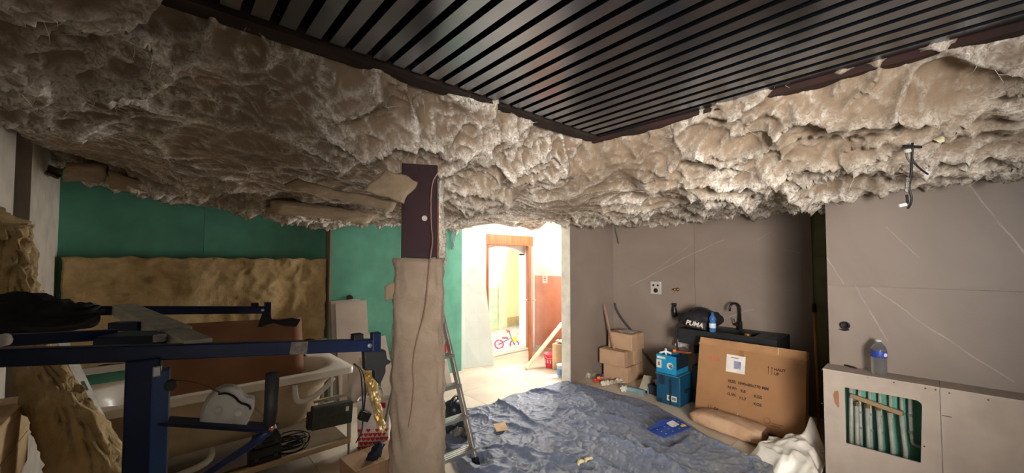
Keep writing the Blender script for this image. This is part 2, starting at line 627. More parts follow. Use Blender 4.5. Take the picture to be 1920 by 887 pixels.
# far green wall: right part stands proud, left part is set back
wf = struct(MB().b2((-0.75, 4.866, 0), (3.3, 5.0, 2.97)).build('wall_far', concrete))
for (x0, x1) in ((-0.62, 0.318), (0.32, 1.449)):
    MB().b2((x0, 4.85, 0), (x1, 4.866, 2.97)).build('plasterboard', green, wf)
for (x0, x1) in ((1.466, 2.664), (2.666, 3.3)):
    MB().b2((x0, 4.7, 0), (x1, 4.714, 2.97)).build('plasterboard', green, wf)
MB().b2((1.452, 4.7, 0), (1.466, 4.866, 2.97)).build('edge_strip', M('raw_edge', (150, 138, 112), 0.9), wf)
MB().b2((1.466, 4.714, 0), (3.3, 4.866, 2.97)).build('core', concrete, wf)
struct(MB().b2((-0.6, 4.74, 0.66), (1.45, 4.85, 0.715)).build('trim_2', M('ledge_white', (205, 198, 186), 0.6)))

# left wall: white board, open chase with a brown timber, more board
wl = MB()
for lo, hi in (((-0.95, -0.65, 0), (-0.85, 5.0, 2.97)), ((-0.95, -2.2, 0), (-0.85, -2.05, 2.97)), ((-0.95, -2.05, 0), (-0.85, -0.65, 0.9)), ((-0.95, -2.05, 2.1), (-0.85, -0.65, 2.97))):
    wl.b2(lo, hi)
wl = struct(wl.build('wall_left', concrete))
MB().b2((-0.85, 3.9, 0), (-0.62, 4.85, 2.6)).build('plasterboard', M('left_board', (196, 190, 176), 0.8), wl)
for lo, hi in (((-0.85, -0.65, 0), (-0.62, 3.52, 2.97)), ((-0.85, -2.2, 0), (-0.62, -2.05, 2.97)), ((-0.85, -2.05, 0), (-0.62, -0.65, 0.9)), ((-0.85, -2.05, 2.1), (-0.62, -0.65, 2.97))):
    MB().b2(lo, hi).build('plasterboard', M('left_board', (196, 190, 176), 0.8), wl)
MB().b2((-0.80, 3.62, 0), (-0.68, 3.86, 2.9)).build('timber', M('brown_timber', (98, 54, 34), 0.8, c2=(70, 36, 22), scale=4, stretch=(6, 6, 1)), wl)

# rear wall, and an added unseen window in the left wall behind the photographer
struct(MB().b2((-0.95, -2.35, 0), (4.0, -2.2, 2.97)).build('wall_rear', concrete))
w1 = MB()
for lo, hi in (((-0.69, -2.05, 0.9), (-0.6, -1.99, 2.1)), ((-0.69, -0.71, 0.9), (-0.6, -0.65, 2.1)), ((-0.69, -1.99, 0.9), (-0.6, -0.71, 0.96)), ((-0.69, -1.99, 2.04), (-0.6, -0.71, 2.1)), ((-0.69, -1.38, 0.96), (-0.6, -1.32, 2.04))):
    w1.b2(lo, hi)
w1 = struct(w1.build('added_window_1', white))
for y0, y1 in ((-1.99, -1.38), (-1.32, -0.71)):
    MB().b2((-0.66, y0, 0.96), (-0.654, y1, 2.04)).build('pane', M('window_glass', (255, 255, 255), 0.02, trans=1.0, ior=1.05), w1)

# entrance hall
we = MB()
for lo, hi in (((3.3, 5.0, 0), (4.0, 5.36, 2.97)), ((5.1, 5.0, 0), (5.4, 5.36, 2.97)), ((4.0, 5.0, 2.06), (5.1, 5.36, 2.97))):
    we.b2(lo, hi)
n = 14
arch = [(4.0, 5.22, 2.06), (4.0, 5.22, 1.72)] + [(4.0 + 1.1 * k / n, 5.22, 1.74 + 0.13 * math.sin(math.pi * k / n) ** 0.8) for k in range(n + 1)] + [(5.1, 5.22, 1.72), (5.1, 5.22, 2.06)]
we.prism(arch, (0, 0.14, 0))
struct(we.build('wall_entrance', white))
wh = struct(MB().b2((5.16, 3.35, 0), (5.3, 5.0, 2.97)).build('wall_hall', white))
MB().b2((5.147, 3.352, 0.0), (5.16, 4.99, 1.34)).build('dado', terracotta, wh)
struct(MB().b2((5.13, 3.352, 0.0), (5.147, 4.98, 0.06)).build('baseboard_hall', M('skirting', (214, 204, 190), 0.6)))
struct(MB().b2((3.24, 3.97, 2.1), (3.3, 4.7, 2.97)).build('wall_light_block_side', white))  # added unseen side piece, keeps hall light out of the ceiling cavity
struct(MB().b2((3.24, 3.9, 2.1), (5.16, 3.96, 2.97)).build('wall_light_block', white))  # added unseen bulkhead that blocks hall light above the wool
struct(MB().b2((-0.95, -2.35, 2.97), (5.4, 5.4, 3.1)).build('ceiling_slab', concrete))
w2 = MB()
for lo, hi in (((3.32, 4.985, 2.2), (3.36, 5.0, 2.64)), ((5.04, 4.985, 2.2), (5.08, 5.0, 2.64)), ((3.36, 4.985, 2.2), (5.04, 5.0, 2.24)), ((3.36, 4.985, 2.6), (5.04, 5.0, 2.64))):
    w2.b2(lo, hi)
struct(w2.build('added_window_2', white))  # frame of the added fanlight, out of view

w3 = MB()
for lo, hi in (((5.11, 3.42, 0.75), (5.146, 3.47, 1.95)), ((5.11, 4.21, 0.75), (5.146, 4.26, 1.95)), ((5.11, 3.47, 0.75), (5.146, 4.21, 0.8)), ((5.11, 3.47, 1.9), (5.146, 4.21, 1.95))):
    w3.b2(lo, hi)
struct(w3.build('added_window_3', white))  # frame round the added hall light, unseen behind the partition

d1 = thing('door_1', 'open orange-brown wooden entrance door and frame at the end of the hall', 'door', (4.55, 5.05, 0))
d1['kind'] = 'structure'; del d1['category']
for x0, x1 in ((4.0, 4.06), (5.04, 5.1)):
    MB().b2((x0, 5.0, 0), (x1, 5.12, 1.88)).build('jamb', orange, d1, bevel=0.006)
MB().b2((4.0, 4.985, 1.88), (5.1, 5.12, 2.06)).build('lintel', orange, d1, bevel=0.008)
hinge = Vector((5.03, 4.97, 0)); ld = Vector((-0.725, -0.69, 0)).normalized(); ln = Vector((-ld.y, ld.x, 0))
lf = MB().bar(hinge + ld * 0.0 + Vector((0, 0, 0.93)), hinge + ld * 0.98 + Vector((0, 0, 0.93)), 0.05, 1.83).build('leaf', orange, d1, bevel=0.006)
for z in (0.45, 1.3):
    MB().bar(hinge + ld * 0.14 + ln * -0.027 + Vector((0, 0, z)), hinge + ld * 0.84 + ln * -0.027 + Vector((0, 0, z)), 0.012, 0.6).build('panel', orange, lf, bevel=0.004)
steel = M('brushed_steel', (190, 190, 188), 0.3, 1.0)
hb = hinge + ld * 0.9 + Vector((0, 0, 0.98))
for s_ in (-1, 1):
    MB().tube([hb + ln * 0.025 * s_, hb + ln * 0.07 * s_, hb + ln * 0.075 * s_ - ld * 0.13], 0.010, 8).build('handle', steel, lf, True)
MB().b2((4.0, 4.98, 0.0), (5.1, 5.36, 0.012)).build('threshold', concrete, d1)

# courtyard beyond the door
struct(MB().b2((2.5, 5.36, -0.3), (12, 12, -0.12)).build('ground', M('court_paving', (206, 200, 192), 0.9, c2=(176, 172, 168), scale=3)))
wc = struct(MB().b2((3.0, 7.6, -0.12), (11, 7.8, 3.6)).build('wall_court', M('cream_render', (250, 238, 190), 0.9, c2=(240, 224, 170), scale=2)))
MB().b2((5.2, 7.55, 0.0), (6.42, 7.6, 3.0)).build('shutter', M('pale_green_paint', (206, 222, 190), 0.7), wc)
MB().b2((6.46, 7.48, -0.12), (6.68, 7.6, 3.6)).build('pilaster', M('cream_render2', (236, 222, 190), 0.9), wc)
MB().b2((6.68, 7.585, -0.12), (11, 7.6, 0.12)).build('plinth', M('stained_plinth', (214, 186, 132), 0.9), wc)
struct(MB().prism([(5.42, 5.37, -0.12), (7.25, 7.55, -0.12), (7.6, 7.4, -0.12), (5.7, 5.37, -0.12)], (0, 0, 3.2)).build('wall_court_side', white))

# ================================================================== CEILING: dark metal slats
black = M('black_metal', (134, 140, 151), 0.24, 1.0, c2=(126, 132, 143), scale=3)
deck = struct(MB().b2((-0.6, -2.2, 2.66), (3.1, 2.4, 2.68)).build('ceiling', M('black_void', (8, 8, 9), 0.9)))
PITCH_S, SW = 0.10, 0.064
k = 0
slat_me = None
xs = -0.32
while xs < 2.62:
    y1 = 1.86 - 0.03 * xs
    b = MB()
    prof = [(-SW / 2, 2.635), (-SW / 2, 2.6), (SW / 2, 2.6), (SW / 2, 2.635), (SW / 2 - 0.002, 2.635), (SW / 2 - 0.002, 2.602), (-SW / 2 + 0.002, 2.602), (-SW / 2 + 0.002, 2.635)]
    b.prism([(xs + a, -2.2, z) for a, z in prof], (0, y1 + 2.2, 0))
    b.build('slat', black, deck)
    xs += PITCH_S
struct(MB().bar((-0.5, 1.94, 2.635), (2.75, 1.84, 2.635), 0.10, 0.10).build('trim_3', darkwood))
struct(MB().bar((2.66, 1.86, 2.63), (2.76, -2.2, 2.63), 0.14, 0.12).build('trim_4', M('red_brown_wood', (48, 22, 15), 0.8, c2=(24, 13, 10), scale=4)))

# ================================================================== SAGGING MINERAL WOOL
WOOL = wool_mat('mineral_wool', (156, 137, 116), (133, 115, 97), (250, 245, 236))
WOOLY = wool_mat('yellow_wool', (198, 172, 126), (174, 148, 102), (226, 208, 168))
res = 0.0135
gx = np.arange(-0.60, 5.0, res); gy = np.arange(-1.9, 4.84, res)
X, Y = np.meshgrid(gx, gy, indexing='ij')


def hole_dist(x, y):
    xe = 2.52 - 0.04 * (y - 1.6); ye = 1.88 - 0.03 * x
    wob = 0.05 * pn(x * 2.3 + 3, y * 2.3) + 0.03 * pn(x * 7, y * 7 + 2)
    dx = np.maximum(0.02 - x, x - xe); dy = y - ye
    out = np.sqrt(np.maximum(dx, 0) ** 2 + np.maximum(dy, 0) ** 2)
    return np.where((dx < 0) & (dy < 0), np.maximum(dx, dy), out) + wob


sd = hole_dist(X, Y)
s0 = np.maximum(sd, 0)
tl = np.clip((0.9 - X) / 1.5, 0, 1)
tr = np.clip((0.6 - Y) / 1.6, 0, 1) * np.clip((X - 2.2) / 0.8, 0, 1)
zw = 2.03 + 0.2 * tl * np.clip((Y - 2.2) / 2.2, 0, 1) + 0.10 * tl + 0.09 * tr + 0.13 * np.clip((X - 3.1) / 0.9, 0, 1) * np.clip((3.9 - Y) / 0.6, 0, 1) * np.clip((Y - 0.3) / 0.8, 0.35, 1)
Lf = 0.42
Z = zw + (2.615 - zw) * np.exp(-(s0 / Lf) ** 1.15)
Z += 0.05 * fbm(X * 1.3 + 4, Y * 1.3 + 9, 3) * np.clip(s0 / 0.3, 0, 1)
# lower rolled lip towards the hall and along the walls
lip = np.clip(1 - np.abs(3.86 - Y) / 0.16, 0, 1) * np.clip((X - 3.2) / 0.2, 0, 1)
Z -= 0.03 * lip
gxz, gyz = np.gradient(Z, res)
nl = np.sqrt(gxz ** 2 + gyz ** 2 + 1)
NX, NY, NZ = gxz / nl, gyz / nl, -1 / nl          # pointing down into the room
wx = X + 0.10 * fbm(X * 2.1 + 7, Y * 2.1, 3); wy = Y + 0.10 * fbm(X * 2.1, Y * 2.1 + 13, 3)
side = np.clip((X - 2.4 + (1.9 - Y) * 0.6) / 0.7, 0, 1)   # 1: folds run along y (right), 0: folds run along x
nA = pn(wx * 1.6, wy * 3.8); nB = pn(wx * 4.6, wy * 1.5); nA2 = pn(wx * 3.6 + 9, wy * 7.0); nB2 = pn(wx * 8.5 + 2, wy * 3.2 + 5)
rg = (1 - 1.5 * np.abs(nA)) * (1 - side) + (1 - 1.5 * np.abs(nB)) * side
rg2 = (1 - 1.5 * np.abs(nA2)) * (1 - side) + (1 - 1.5 * np.abs(nB2)) * side
rC = ridged(wx * 9 + 5, wy * 9 + 1, 3, 0.5)
smoothmask = np.clip(0.6 + 1.5 * fbm(X * 0.8 + 21, Y * 0.8 + 2, 2) + 0.3 * (side - 0.4), 0.2, 1.0)
big = fbm(X * 1.9 + 40, Y * 1.9 + 3, 2)
rg3 = np.clip(rg, 0, 1); rc3 = np.clip(rC, 0, 1)
rr2 = np.clip(rg2, 0, 1)
wx2 = X + 0.03 * fbm(X * 7 + 2, Y * 7, 2); wy2 = Y + 0.03 * fbm(X * 7, Y * 7 + 6, 2)
rr3 = np.clip((1 - 1.6 * np.abs(pn(wx2 * 8 + 1, wy2 * 15))) * (1 - side) + (1 - 1.6 * np.abs(pn(wx2 * 15, wy2 * 7 + 4))) * side, 0, 1)
D = 0.05 * big + smoothmask * (0.055 * rg3 + 0.065 * rg3 ** 6 + 0.02 * rr2 + 0.048 * rr2 ** 6 + 0.026 * rr3 ** 4 + 0.008 * rc3 ** 2) + 0.004 * fbm(X * 24, Y * 24, 3) - 0.06
fade = np.clip((sd + 0.02) / 0.08, 0.25, 1)
D = D * fade - 0.03
VX = X + NX * D; VY = Y + NY * D; VZ = Z + NZ * D
# folds slump: ridges pull towards the open side below
VZ -= 0.03 * smoothmask * rg3 ** 3 * fade
inside = (sd > -0.02)
xmax = np.where(Y < 0.535, 3.73, np.where(Y < 3.215, 4.99, np.where(Y < 3.36, 3.96, 3.93 + 9)))
edge = 0.03 * pn(X * 5, Y * 5)
inside &= X < xmax + 0.0
ymax = np.where(X > 3.22, np.where(X > 3.95, 3.21, 3.88 + edge), np.where(X < 1.45, 4.845, 4.695))
inside &= Y < ymax
VY = np.minimum(VY, np.where(X < 1.45, 4.845, np.where(X < 3.22, 4.695, 9)))
VX = np.clip(VX, -0.6, 9); VX = np.where(Y < 0.535, np.minimum(VX, 3.735), np.minimum(VX, 4.995))
VX = np.where((Y > 3.25) & (X > 3.3) & (Y < 3.36), np.minimum(VX, 3.96), VX)
nu, nv = X.shape
idx = -np.ones(X.shape, int)
idx[inside] = np.arange(inside.sum())
q = inside[:-1, :-1] & inside[1:, :-1] & inside[1:, 1:] & inside[:-1, 1:]
ii, jj = np.nonzero(q)
faces = np.stack([idx[ii, jj], idx[ii, jj + 1], idx[ii + 1, jj + 1], idx[ii + 1, jj]], 1)
co = np.stack([VX[inside], VY[inside], VZ[inside]], 1)
me = bpy.data.meshes.new('sagging_insulation')
me.from_pydata(co.tolist(), [], faces.tolist())
me.polygons.foreach_set('use_smooth', [True] * len(me.polygons))
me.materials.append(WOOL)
wool = bpy.data.objects.new('sagging_insulation', me)
C.objects.link(wool)
WLOC[wool.name] = Vector((0, 0, 0))
tag(wool, 'sagging crumpled mineral wool hanging all around the slatted ceiling opening', 'insulation')
lit_crest = np.clip((rg3 - 0.80) / 0.2, 0, 1) * 0.9 + np.clip((rr2 - 0.84) / 0.16, 0, 1) * 0.7 + np.clip((rc3 - 0.72) / 0.2, 0, 1) * 0.35 + np.clip((rr3 - 0.72) / 0.28, 0, 1) * 0.75  # pale torn fibre and light caught on the crests, both put into colour
torn = np.clip(lit_crest * (0.4 + 1.1 * np.clip(0.45 + 1.3 * fbm(X * 1.6 + 3, Y * 1.6 + 8, 3), 0, 1)), 0, 1)
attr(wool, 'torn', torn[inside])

# loose fibres standing off the ridges
fb = MB()
cand = np.argwhere(inside & (torn > 0.5))
rr = np.random.RandomState(3)
for a, b_ in cand[rr.choice(len(cand), min(4200, len(cand)), replace=False)]:
    p = Vector((VX[a, b_], VY[a, b_], VZ[a, b_]))
    nrm = Vector((NX[a, b_], NY[a, b_], NZ[a, b_]))
    d = Vector(rr.randn(3)); d -= nrm * d.dot(nrm) * 0.8; d.normalize()
    L_ = 0.02 + 0.07 * rr.rand() ** 2
    fb.tube([p - nrm * 0.004, p + d * L_ * 0.5 + nrm * 0.006, p + d * L_ + nrm * 0.004 * rr.randn() - Vector((0, 0, 0.008))], [0.0009, 0.0008, 0.0003], 3, caps=False)
o = fb.build('fibre', M('glass_fibre', (232, 222, 206), 0.9), wool)
o['kind'] = 'stuff'


def soffit(x, y):
    i = int(np.clip((x - gx[0]) / res, 0, nu - 1)); j = int(np.clip((y - gy[0]) / res, 0, nv - 1))
    return float(VZ[i, j])


def wool_slab(name, q, nu_, nv_, thick, amp, freq, seed, edge, mat, label=None, cat=None, parent=None, tornv=0.3, group=None):
    o = slab(q, nu_, nv_, thick, amp, freq, seed, edge).build(name, mat, parent, True)
    co_ = np.array([v.co[:] for v in o.data.vertices])
    t_ = np.clip(tornv + 0.9 * fbm(co_[:, 0] * 7 + co_[:, 1] * 5, co_[:, 2] * 9 + seed, 3), 0, 1)
    attr(o, 'torn', t_)
    if label: tag(o, label, cat, group)
    return o


# paper-faced pieces that have come loose from the wool, left of the column
PAPER = wool_mat('dusty_kraft', (168, 148, 124), (150, 130, 106), (200, 186, 164))
fl = [
    ('torn tilted flap of wool board wedged against the top of the column', [(682, 356), (724, 316), (782, 341), (757, 380)], (2.03, 2.165, 2.075, 1.95), 0.02),
    ('long drooping strip of paper-faced wool in front of the green wall', [(540, 352), (560, 342), (745, 382), (735, 398)], (2.06, 2.10, 2.06, 2.02), 0.02),
    ('lowest pale strip of wool board along the top of the green wall', [(497, 402), (515, 380), (700, 404), (690, 424)], (2.00, 2.05, 2.02, 1.985), 0.02),
    ('square block of loose wool beside the dark gap at the left wall', [(116, 341), (122, 310), (200, 314), (198, 343)], (2.20, 2.25, 2.27, 2.20), 0.03),
    ('narrow loose wool strip to the right of the square block at left', [(203, 352), (203, 326), (330, 362), (322, 376)], (2.16, 2.21, 2.14, 2.11), 0.02),
]
for i, (lb, pxs, zs, th) in enumerate(fl):
    q4 = [onz(px, py, z) for (px, py), z in zip(pxs, zs)]
    o = wool_slab('insulation_flap', q4, 14, 12, 0.03, 0.03, 5, i * 3.7, 0.02, PAPER, lb, 'insulation', tornv=0.05, group='loose wool flaps')
o = wool_slab('cavity_paper', [onz(45, 318, 2.22), onz(45, 296, 2.33), onz(118, 318, 2.30), onz(112, 334, 2.22)], 12, 8, 0.01, 0.03, 6, 2.0, 0.01,
              M('dark_kraft', (70, 62, 46), 0.9), 'dark olive scrap of membrane in the gap above the brown timber', 'membrane', tornv=0)

# ================================================================== STEEL COLUMN
kraft = M('cardboard', (160, 118, 80), 0.85, c2=(150, 108, 71), scale=3, bmp=0.05, bscale=120)
kraft2 = M('cardboard_pale', (186, 152, 122), 0.85, c2=(172, 138, 108), scale=3)
navy = M('blue_paint', (16, 30, 66), 0.35, c2=(12, 24, 54), scale=6, spec=0.3)
rubber = M('black_rubber', (24, 24, 26), 0.6)
galv = M('galvanised', (186, 182, 172), 0.45, 0.2, c2=(160, 156, 146), scale=14)
alu = M('aluminium', (186, 184, 178), 0.38, 0.75, c2=(160, 156, 148), scale=9)
plasticw = M('white_plastic', (226, 222, 214), 0.4)
blackp = M('black_plastic', (26, 27, 29), 0.45)

cc = at(786, 490, 2.42); cc.z = 0
cn = Vector((-cc.x, -cc.y, 0)).normalized(); cr = Vector((-cn.y, cn.x, 0))
if cr.dot(RGT) < 0: cr = -cr
col = thing('support_column', 'dark steel column wrapped in dusty wool from chest height down', 'column', cc)
Rc = Matrix((cr, -cn, Vector((0, 0, 1)))).transposed()
maroon = M('maroon_steel', (44, 28, 31), 0.6, c2=(34, 21, 24), scale=5, stretch=(6, 6, 1), spec=0.15)
post = MB().box(cc + Vector((0, 0, 1.1)), (0.215, 0.14, 2.2), Rc).build('steel_post', maroon, col, bevel=0.004)
MB().box(cc + cn * 0.0715 + Vector((0, 0, 1.9)), (0.20, 0.004, 0.5), Rc).build('front_plate', M('maroon_plate', (48, 30, 33), 0.7, spec=0.15), post)
MB().box(cc + cr * 0.11 + cn * 0.03 + Vector((0, 0, 1.75)), (0.014, 0.07, 0.42), Rc).build('rust_edge', M('rust', (128, 82, 48), 0.9, c2=(88, 50, 28), scale=30, bmp=0.5, bscale=60), post)
mk = cc + cn * 0.076 + cr * 0.03 + Vector((0, 0, 1.865))
MB().lathe(mk, [(0.0, 0), (0.017, 0.0), (0.017, 0.0015), (0.0, 0.002)], 10, tuple(cn)).build('paint_mark', M('pale_mark', (176, 166, 156), 0.8), post)
# wool wrap with torn edges
vs = []; K = 56; H = 60
P = np.zeros((H, K, 3)); tr_ = np.zeros((H, K))
for i in range(H):
    z = 1.615 * i / (H - 1)
    for j in range(K):
        a = 2 * math.pi * j / K
        c_, s_ = math.cos(a), math.sin(a)
        hw = 0.150 + 0.022 * (1 - z / 1.6); hd = 0.115
        x_ = hw * math.copysign(abs(c_) ** 0.55, c_); y_ = hd * math.copysign(abs(s_) ** 0.7, s_)
        e = 0.016 * float(fbm(z * 5 + 2 * c_, 3 * s_ + z * 2 + 5, 3)) + 0.014 * float(ridged(z * 2.2 + c_, s_ * 2 + 8, 2) - 0.6)
        if abs(c_) > 0.93: e += 0.02 * float(pn(z * 14, c_ * 2 + 3))
        zz = z
        if i == H - 1: zz += 0.02 * float(pn(a * 3, 2.2))
        q_ = cc + cr * (x_ * (1 + e / 0.2)) + cn * (-0.0 + y_ * (1 + e / 0.12)) + Vector((0, 0, max(0.0, zz)))
        P[i, j] = q_; tr_[i, j] = np.clip(abs(c_) ** 6 * 0.9 - 0.2 + 0.5 * float(fbm(z * 8, a * 3, 2)), 0, 1)
wb_ = MB(); vv = [Vector(p) for p in P.reshape(-1, 3)]
ff = [(i * K + j, i * K + (j + 1) % K, (i + 1) * K + (j + 1) % K, (i + 1) * K + j) for i in range(H - 1) for j in range(K)]
ff.append(tuple((H - 1) * K + j for j in range(K)))
wrap = wb_.add(vv, ff).build('wool_wrap', wool_mat('column_wool', (162, 144, 126), (146, 128, 111), (208, 196, 178)), col, True)
attr(wrap, 'torn', tr_.reshape(-1))
# torn flap, fibre fringe and wire
fq = [at(722, 565, 2.3), at(722, 537, 2.3), at(744, 528, 2.33), at(742, 560, 2.33)]
o = slab(fq, 6, 6, 0.01, 0.01, 8, 1.0, 0.006).build('torn_flap', PAPER, col, True)
wp_ = []
for px_, py_ in ((822, 322), (808, 345), (808, 420), (812, 450), (806, 487), (803, 530), (796, 590), (780, 640), (773, 680), (776, 730), (768, 790), (757, 840), (758, 920), (760, 1010)):
    wp_.append(at(px_, py_, 2.42 - 0.152 if py_ > 480 else 2.42 - 0.085))
MB().tube(wp_, 0.004, 6, 2).build('wire', M('brown_wire', (134, 104, 84), 0.5), col, True)
fr = MB()
for k in range(150):
    z = 1.6 + 0.45 * random.random()
    p = cc + cr * (0.112 + 0.012 * random.random()) + cn * random.uniform(-0.06, 0.06) + Vector((0, 0, z))
    fr.tube([p, p + cr * 0.03 * random.random() + Vector((0, 0, random.uniform(-0.03, 0.02))), p + cr * random.uniform(0.01, 0.05) + Vector((0, 0, random.uniform(-0.05, 0.03)))], [0.0016, 0.0013, 0.0005], 3, caps=False)
o = fr.build('fibre_fringe', M('glass_fibre', (232, 222, 206), 0.9), col); o['kind'] = 'stuff'
sq = [cc + cr * 0.115 + cn * 0.02 + Vector((0, 0, 1.58)), cc + cr * 0.15 - cn * 0.02 + Vector((0, 0, 1.58)), cc + cr * 0.145 - cn * 0.02 + Vector((0, 0, 2.12)), cc + cr * 0.115 + cn * 0.02 + Vector((0, 0, 2.12))]
wool_slab('edge_wool', sq, 6, 30, 0.02, 0.02, 9, 4.0, 0.02, WOOL, parent=col, tornv=0.7)

# wool batt pinned to the recessed green wall
q4 = [(-0.59, 4.77, 0.72), (1.42, 4.77, 0.72), (1.43, 4.77, 1.63), (-0.58, 4.77, 1.64)]
nu_, nv_ = 130, 60
Pq = bil(q4, nu_, nv_)
U, V = np.meshgrid(np.linspace(0, 2.0, nu_), np.linspace(0, 0.92, nv_), indexing='ij')
wU = U + 0.06 * fbm(U * 3, V * 3, 2)
dd = 0.035 * ridged(wU * 3.6, V * 3.0 + 4, 3) * (0.3 + 0.7 * np.clip((U - 0.7) / 0.5, 0, 1)) + 0.02 * ridged(U * 1.5, V * 10, 2) * np.clip(1 - (U - 0.5) / 0.5, 0, 1) + 0.03 * fbm(U * 2, V * 2 + 6, 2)
Pq[..., 1] -= dd
Pq[..., 2] += 0.02 * pn(U * 9, V * 2)
Pq[..., 0] += 0.012 * pn(V * 9, U * 2 + 3)
batt = MB().grid(Pq, (0, 0.075, 0)).build('wall_batt', WOOLY, None, True)
t_ = np.clip(dd.reshape(-1) * 14 - 0.2, 0, 0.8)
attr(batt, 'torn', np.concatenate([t_, t_]))
tag(batt, 'long yellowish wool batt fixed flat across the dark green wall', 'insulation')

# wool torn down at the far left
pth = [at(-70, 405, 1.62), at(0, 500, 1.82), at(38, 600, 1.9), at(74, 690, 1.9), at(112, 770, 1.88), at(158, 860, 1.9), at(190, 950, 2.0), at(205, 1040, 2.05)]
for p in pth: p.x = max(p.x, -0.53)
pth[-1].z = 0.03
pp, ss = dense(pth, [(0.10, 0.05), (0.09, 0.05), (0.07, 0.045), (0.085, 0.05), (0.11, 0.06), (0.16, 0.08), (0.18, 0.09), (0.19, 0.03)], 12)
hw_ = loft(pp, ss, 60, 0.055, 9.0, 3.0, None, 2.4).build('hanging_insulation', WOOLY, None, True)
attr(hw_, 'torn', np.clip(0.15 + 0.8 * fbm(np.arange(len(hw_.data.vertices)) * 0.11, np.arange(len(hw_.data.vertices)) * 0.013, 3), 0, 1))
tag(hw_, 'ragged tongue of yellow wool torn down beside the left wall', 'insulation')
# low bench against the left wall
bn = thing('bench', 'pale timber bench with a deep front board along the left wall', 'bench', (-0.54, 2.6, 0))
for z0, z1 in ((0.58, 0.735), (0.74, 0.89)):
    MB().b2((-0.5, 1.9, z0), (-0.475, 3.16, z1)).build('board', M('bench_wood', (188, 164, 124), 0.7, c2=(170, 142, 100), scale=3, stretch=(8, 1, 8)), bn, bevel=0.003)
MB().b2((-0.62, 1.9, 0.89), (-0.47, 3.16, 0.915)).build('top', M('bench_wood', (188, 164, 124)), bn, bevel=0.003)
for y_ in (1.95, 3.1):
    MB().b2((-0.6, y_, 0), (-0.51, y_ + 0.07, 0.89)).build('leg', M('brown_timber', (98, 54, 34)), bn, bevel=0.003)

# ================================================================== PANEL LIFT
A0, A1 = at(-80, 673, 0.86), at(706, 646, 1.42)
B0, B1 = at(60, 583, 1.66), at(503, 581, 2.3)


def on_line(p, q, px):
    lo, hi = 0.0, 1.0
    for _ in range(40):
        m_ = (lo + hi) / 2
        v = p.lerp(q, m_) - EYE
        x_ = 960 + FPX * v.dot(RGT) / v.dot(FWD)
        if x_ < px: lo = m_
        else: hi = m_
    return p.lerp(q, lo)


pm = on_line(A0, A1, 272)
lift = thing('panel_lift', 'navy blue plasterboard panel lift standing in the left foreground', 'panel lift', (pm.x, pm.y, 0))
ad = (A1 - A0).normalized(); hn = Vector((ad.y, -ad.x, 0)).normalized()      # hn: towards the camera side
if hn.dot(EYE - pm) < 0: hn = -hn
for p, q in ((A0, A1), (B0, B1)):
    arm = MB().bar(p, q, 0.03, 0.042).build('arm', navy, lift, bevel=0.003)
    e = q; dr = (q - p).normalized()
    MB().bar(e - dr * 0.004 + Vector((0, 0, -0.045)), e - dr * 0.004 + Vector((0, 0, 0.045)), 0.035, 0.03, tuple(dr)).build('end_plate', navy, arm, bevel=0.003)
    MB().box(e - dr * 0.07 + Vector((0, 0, 0.03)), (0.035, 0.035, 0.022)).build('stop_block', rubber, arm, bevel=0.003)
    MB().lathe(e - dr * 0.03 + hn * 0.016, [(0.0, 0), (0.008, 0), (0.008, 0.004), (0.0, 0.005)], 10, tuple(hn)).build('rivet', steel, arm)
    if p is A0:
        hk = MB().prism([e + dr * a + Vector((0, 0, b)) + hn * -0.018 for a, b in ((-0.05, -0.02), (0.03, -0.02), (0.035, -0.055), (0.05, -0.06), (0.045, -0.07), (0.03, -0.075), (0.03, -0.1), (0.01, -0.145), (-0.01, -0.12), (-0.012, -0.09), (-0.045, -0.09))], hn * 0.036)
    else:
        hk = MB().prism([e + dr * a + Vector((0, 0, b)) + hn * -0.012 for a, b in ((-0.03, -0.02), (0.012, -0.02), (0.02, -0.055), (0.06, -0.062), (0.13, -0.05), (0.18, -0.06), (0.155, -0.105), (0.09, -0.1), (0.03, -0.08), (0.0, -0.085), (-0.03, -0.1), (-0.055, -0.1))], hn * 0.024)
    hk.build('support_hook', rubber, arm, bevel=0.004)
MB().bar(on_line(A0, A1, 575) + hn * 0.0155, on_line(A0, A1, 543) + hn * 0.0155, 0.002, 0.04).build('sticker', M('worn_sticker', (120, 108, 96), 0.6, c2=(60, 56, 54), scale=40), lift)
# cross beam on top between the arms
b0 = on_line(B0, B1, 232) + Vector((0, 0, 0.006)); b1 = on_line(A0, A1, 372) + Vector((0, 0, 0.012))
bm_ = b0.lerp(b1, 0.80)
for s_ in (-1, 1):
    sdv = (b1 - b0).cross(Vector((0, 0, 1))).normalized() * 0.021 * s_
    MB().bar(b0 + sdv, bm_ + sdv, 0.040, 0.05).build('cross_beam', galv, lift, bevel=0.003)
MB().bar(bm_, b1, 0.066, 0.04).build('inner_beam', galv, lift, bevel=0.002)
# secondary arms, stub and swivel head
s0_ = at(-40, 641, 0.98); s1_ = at(215, 627, 1.25)
MB().bar(s0_, s1_, 0.03, 0.032).build('side_arm', navy, lift, bevel=0.003)
MB().tube([at(-6, 640, 0.98), at(14, 636, 1.0)], 0.016, 10).build('end_cap', plasticw, lift, True)
MB().bar(at(212, 612, 1.42), at(268, 611, 1.42), 0.04, 0.032).build('stub', navy, lift, bevel=0.002)
MB().bar(at(205, 636, 1.22), at(320, 634, 1.22), 0.10, 0.035).build('swivel_head', navy, lift, bevel=0.004)
MB().cyl(at(300, 628, 1.17), at(300, 640, 1.17), 0.016).build('swivel_bolt', galv, lift, True)
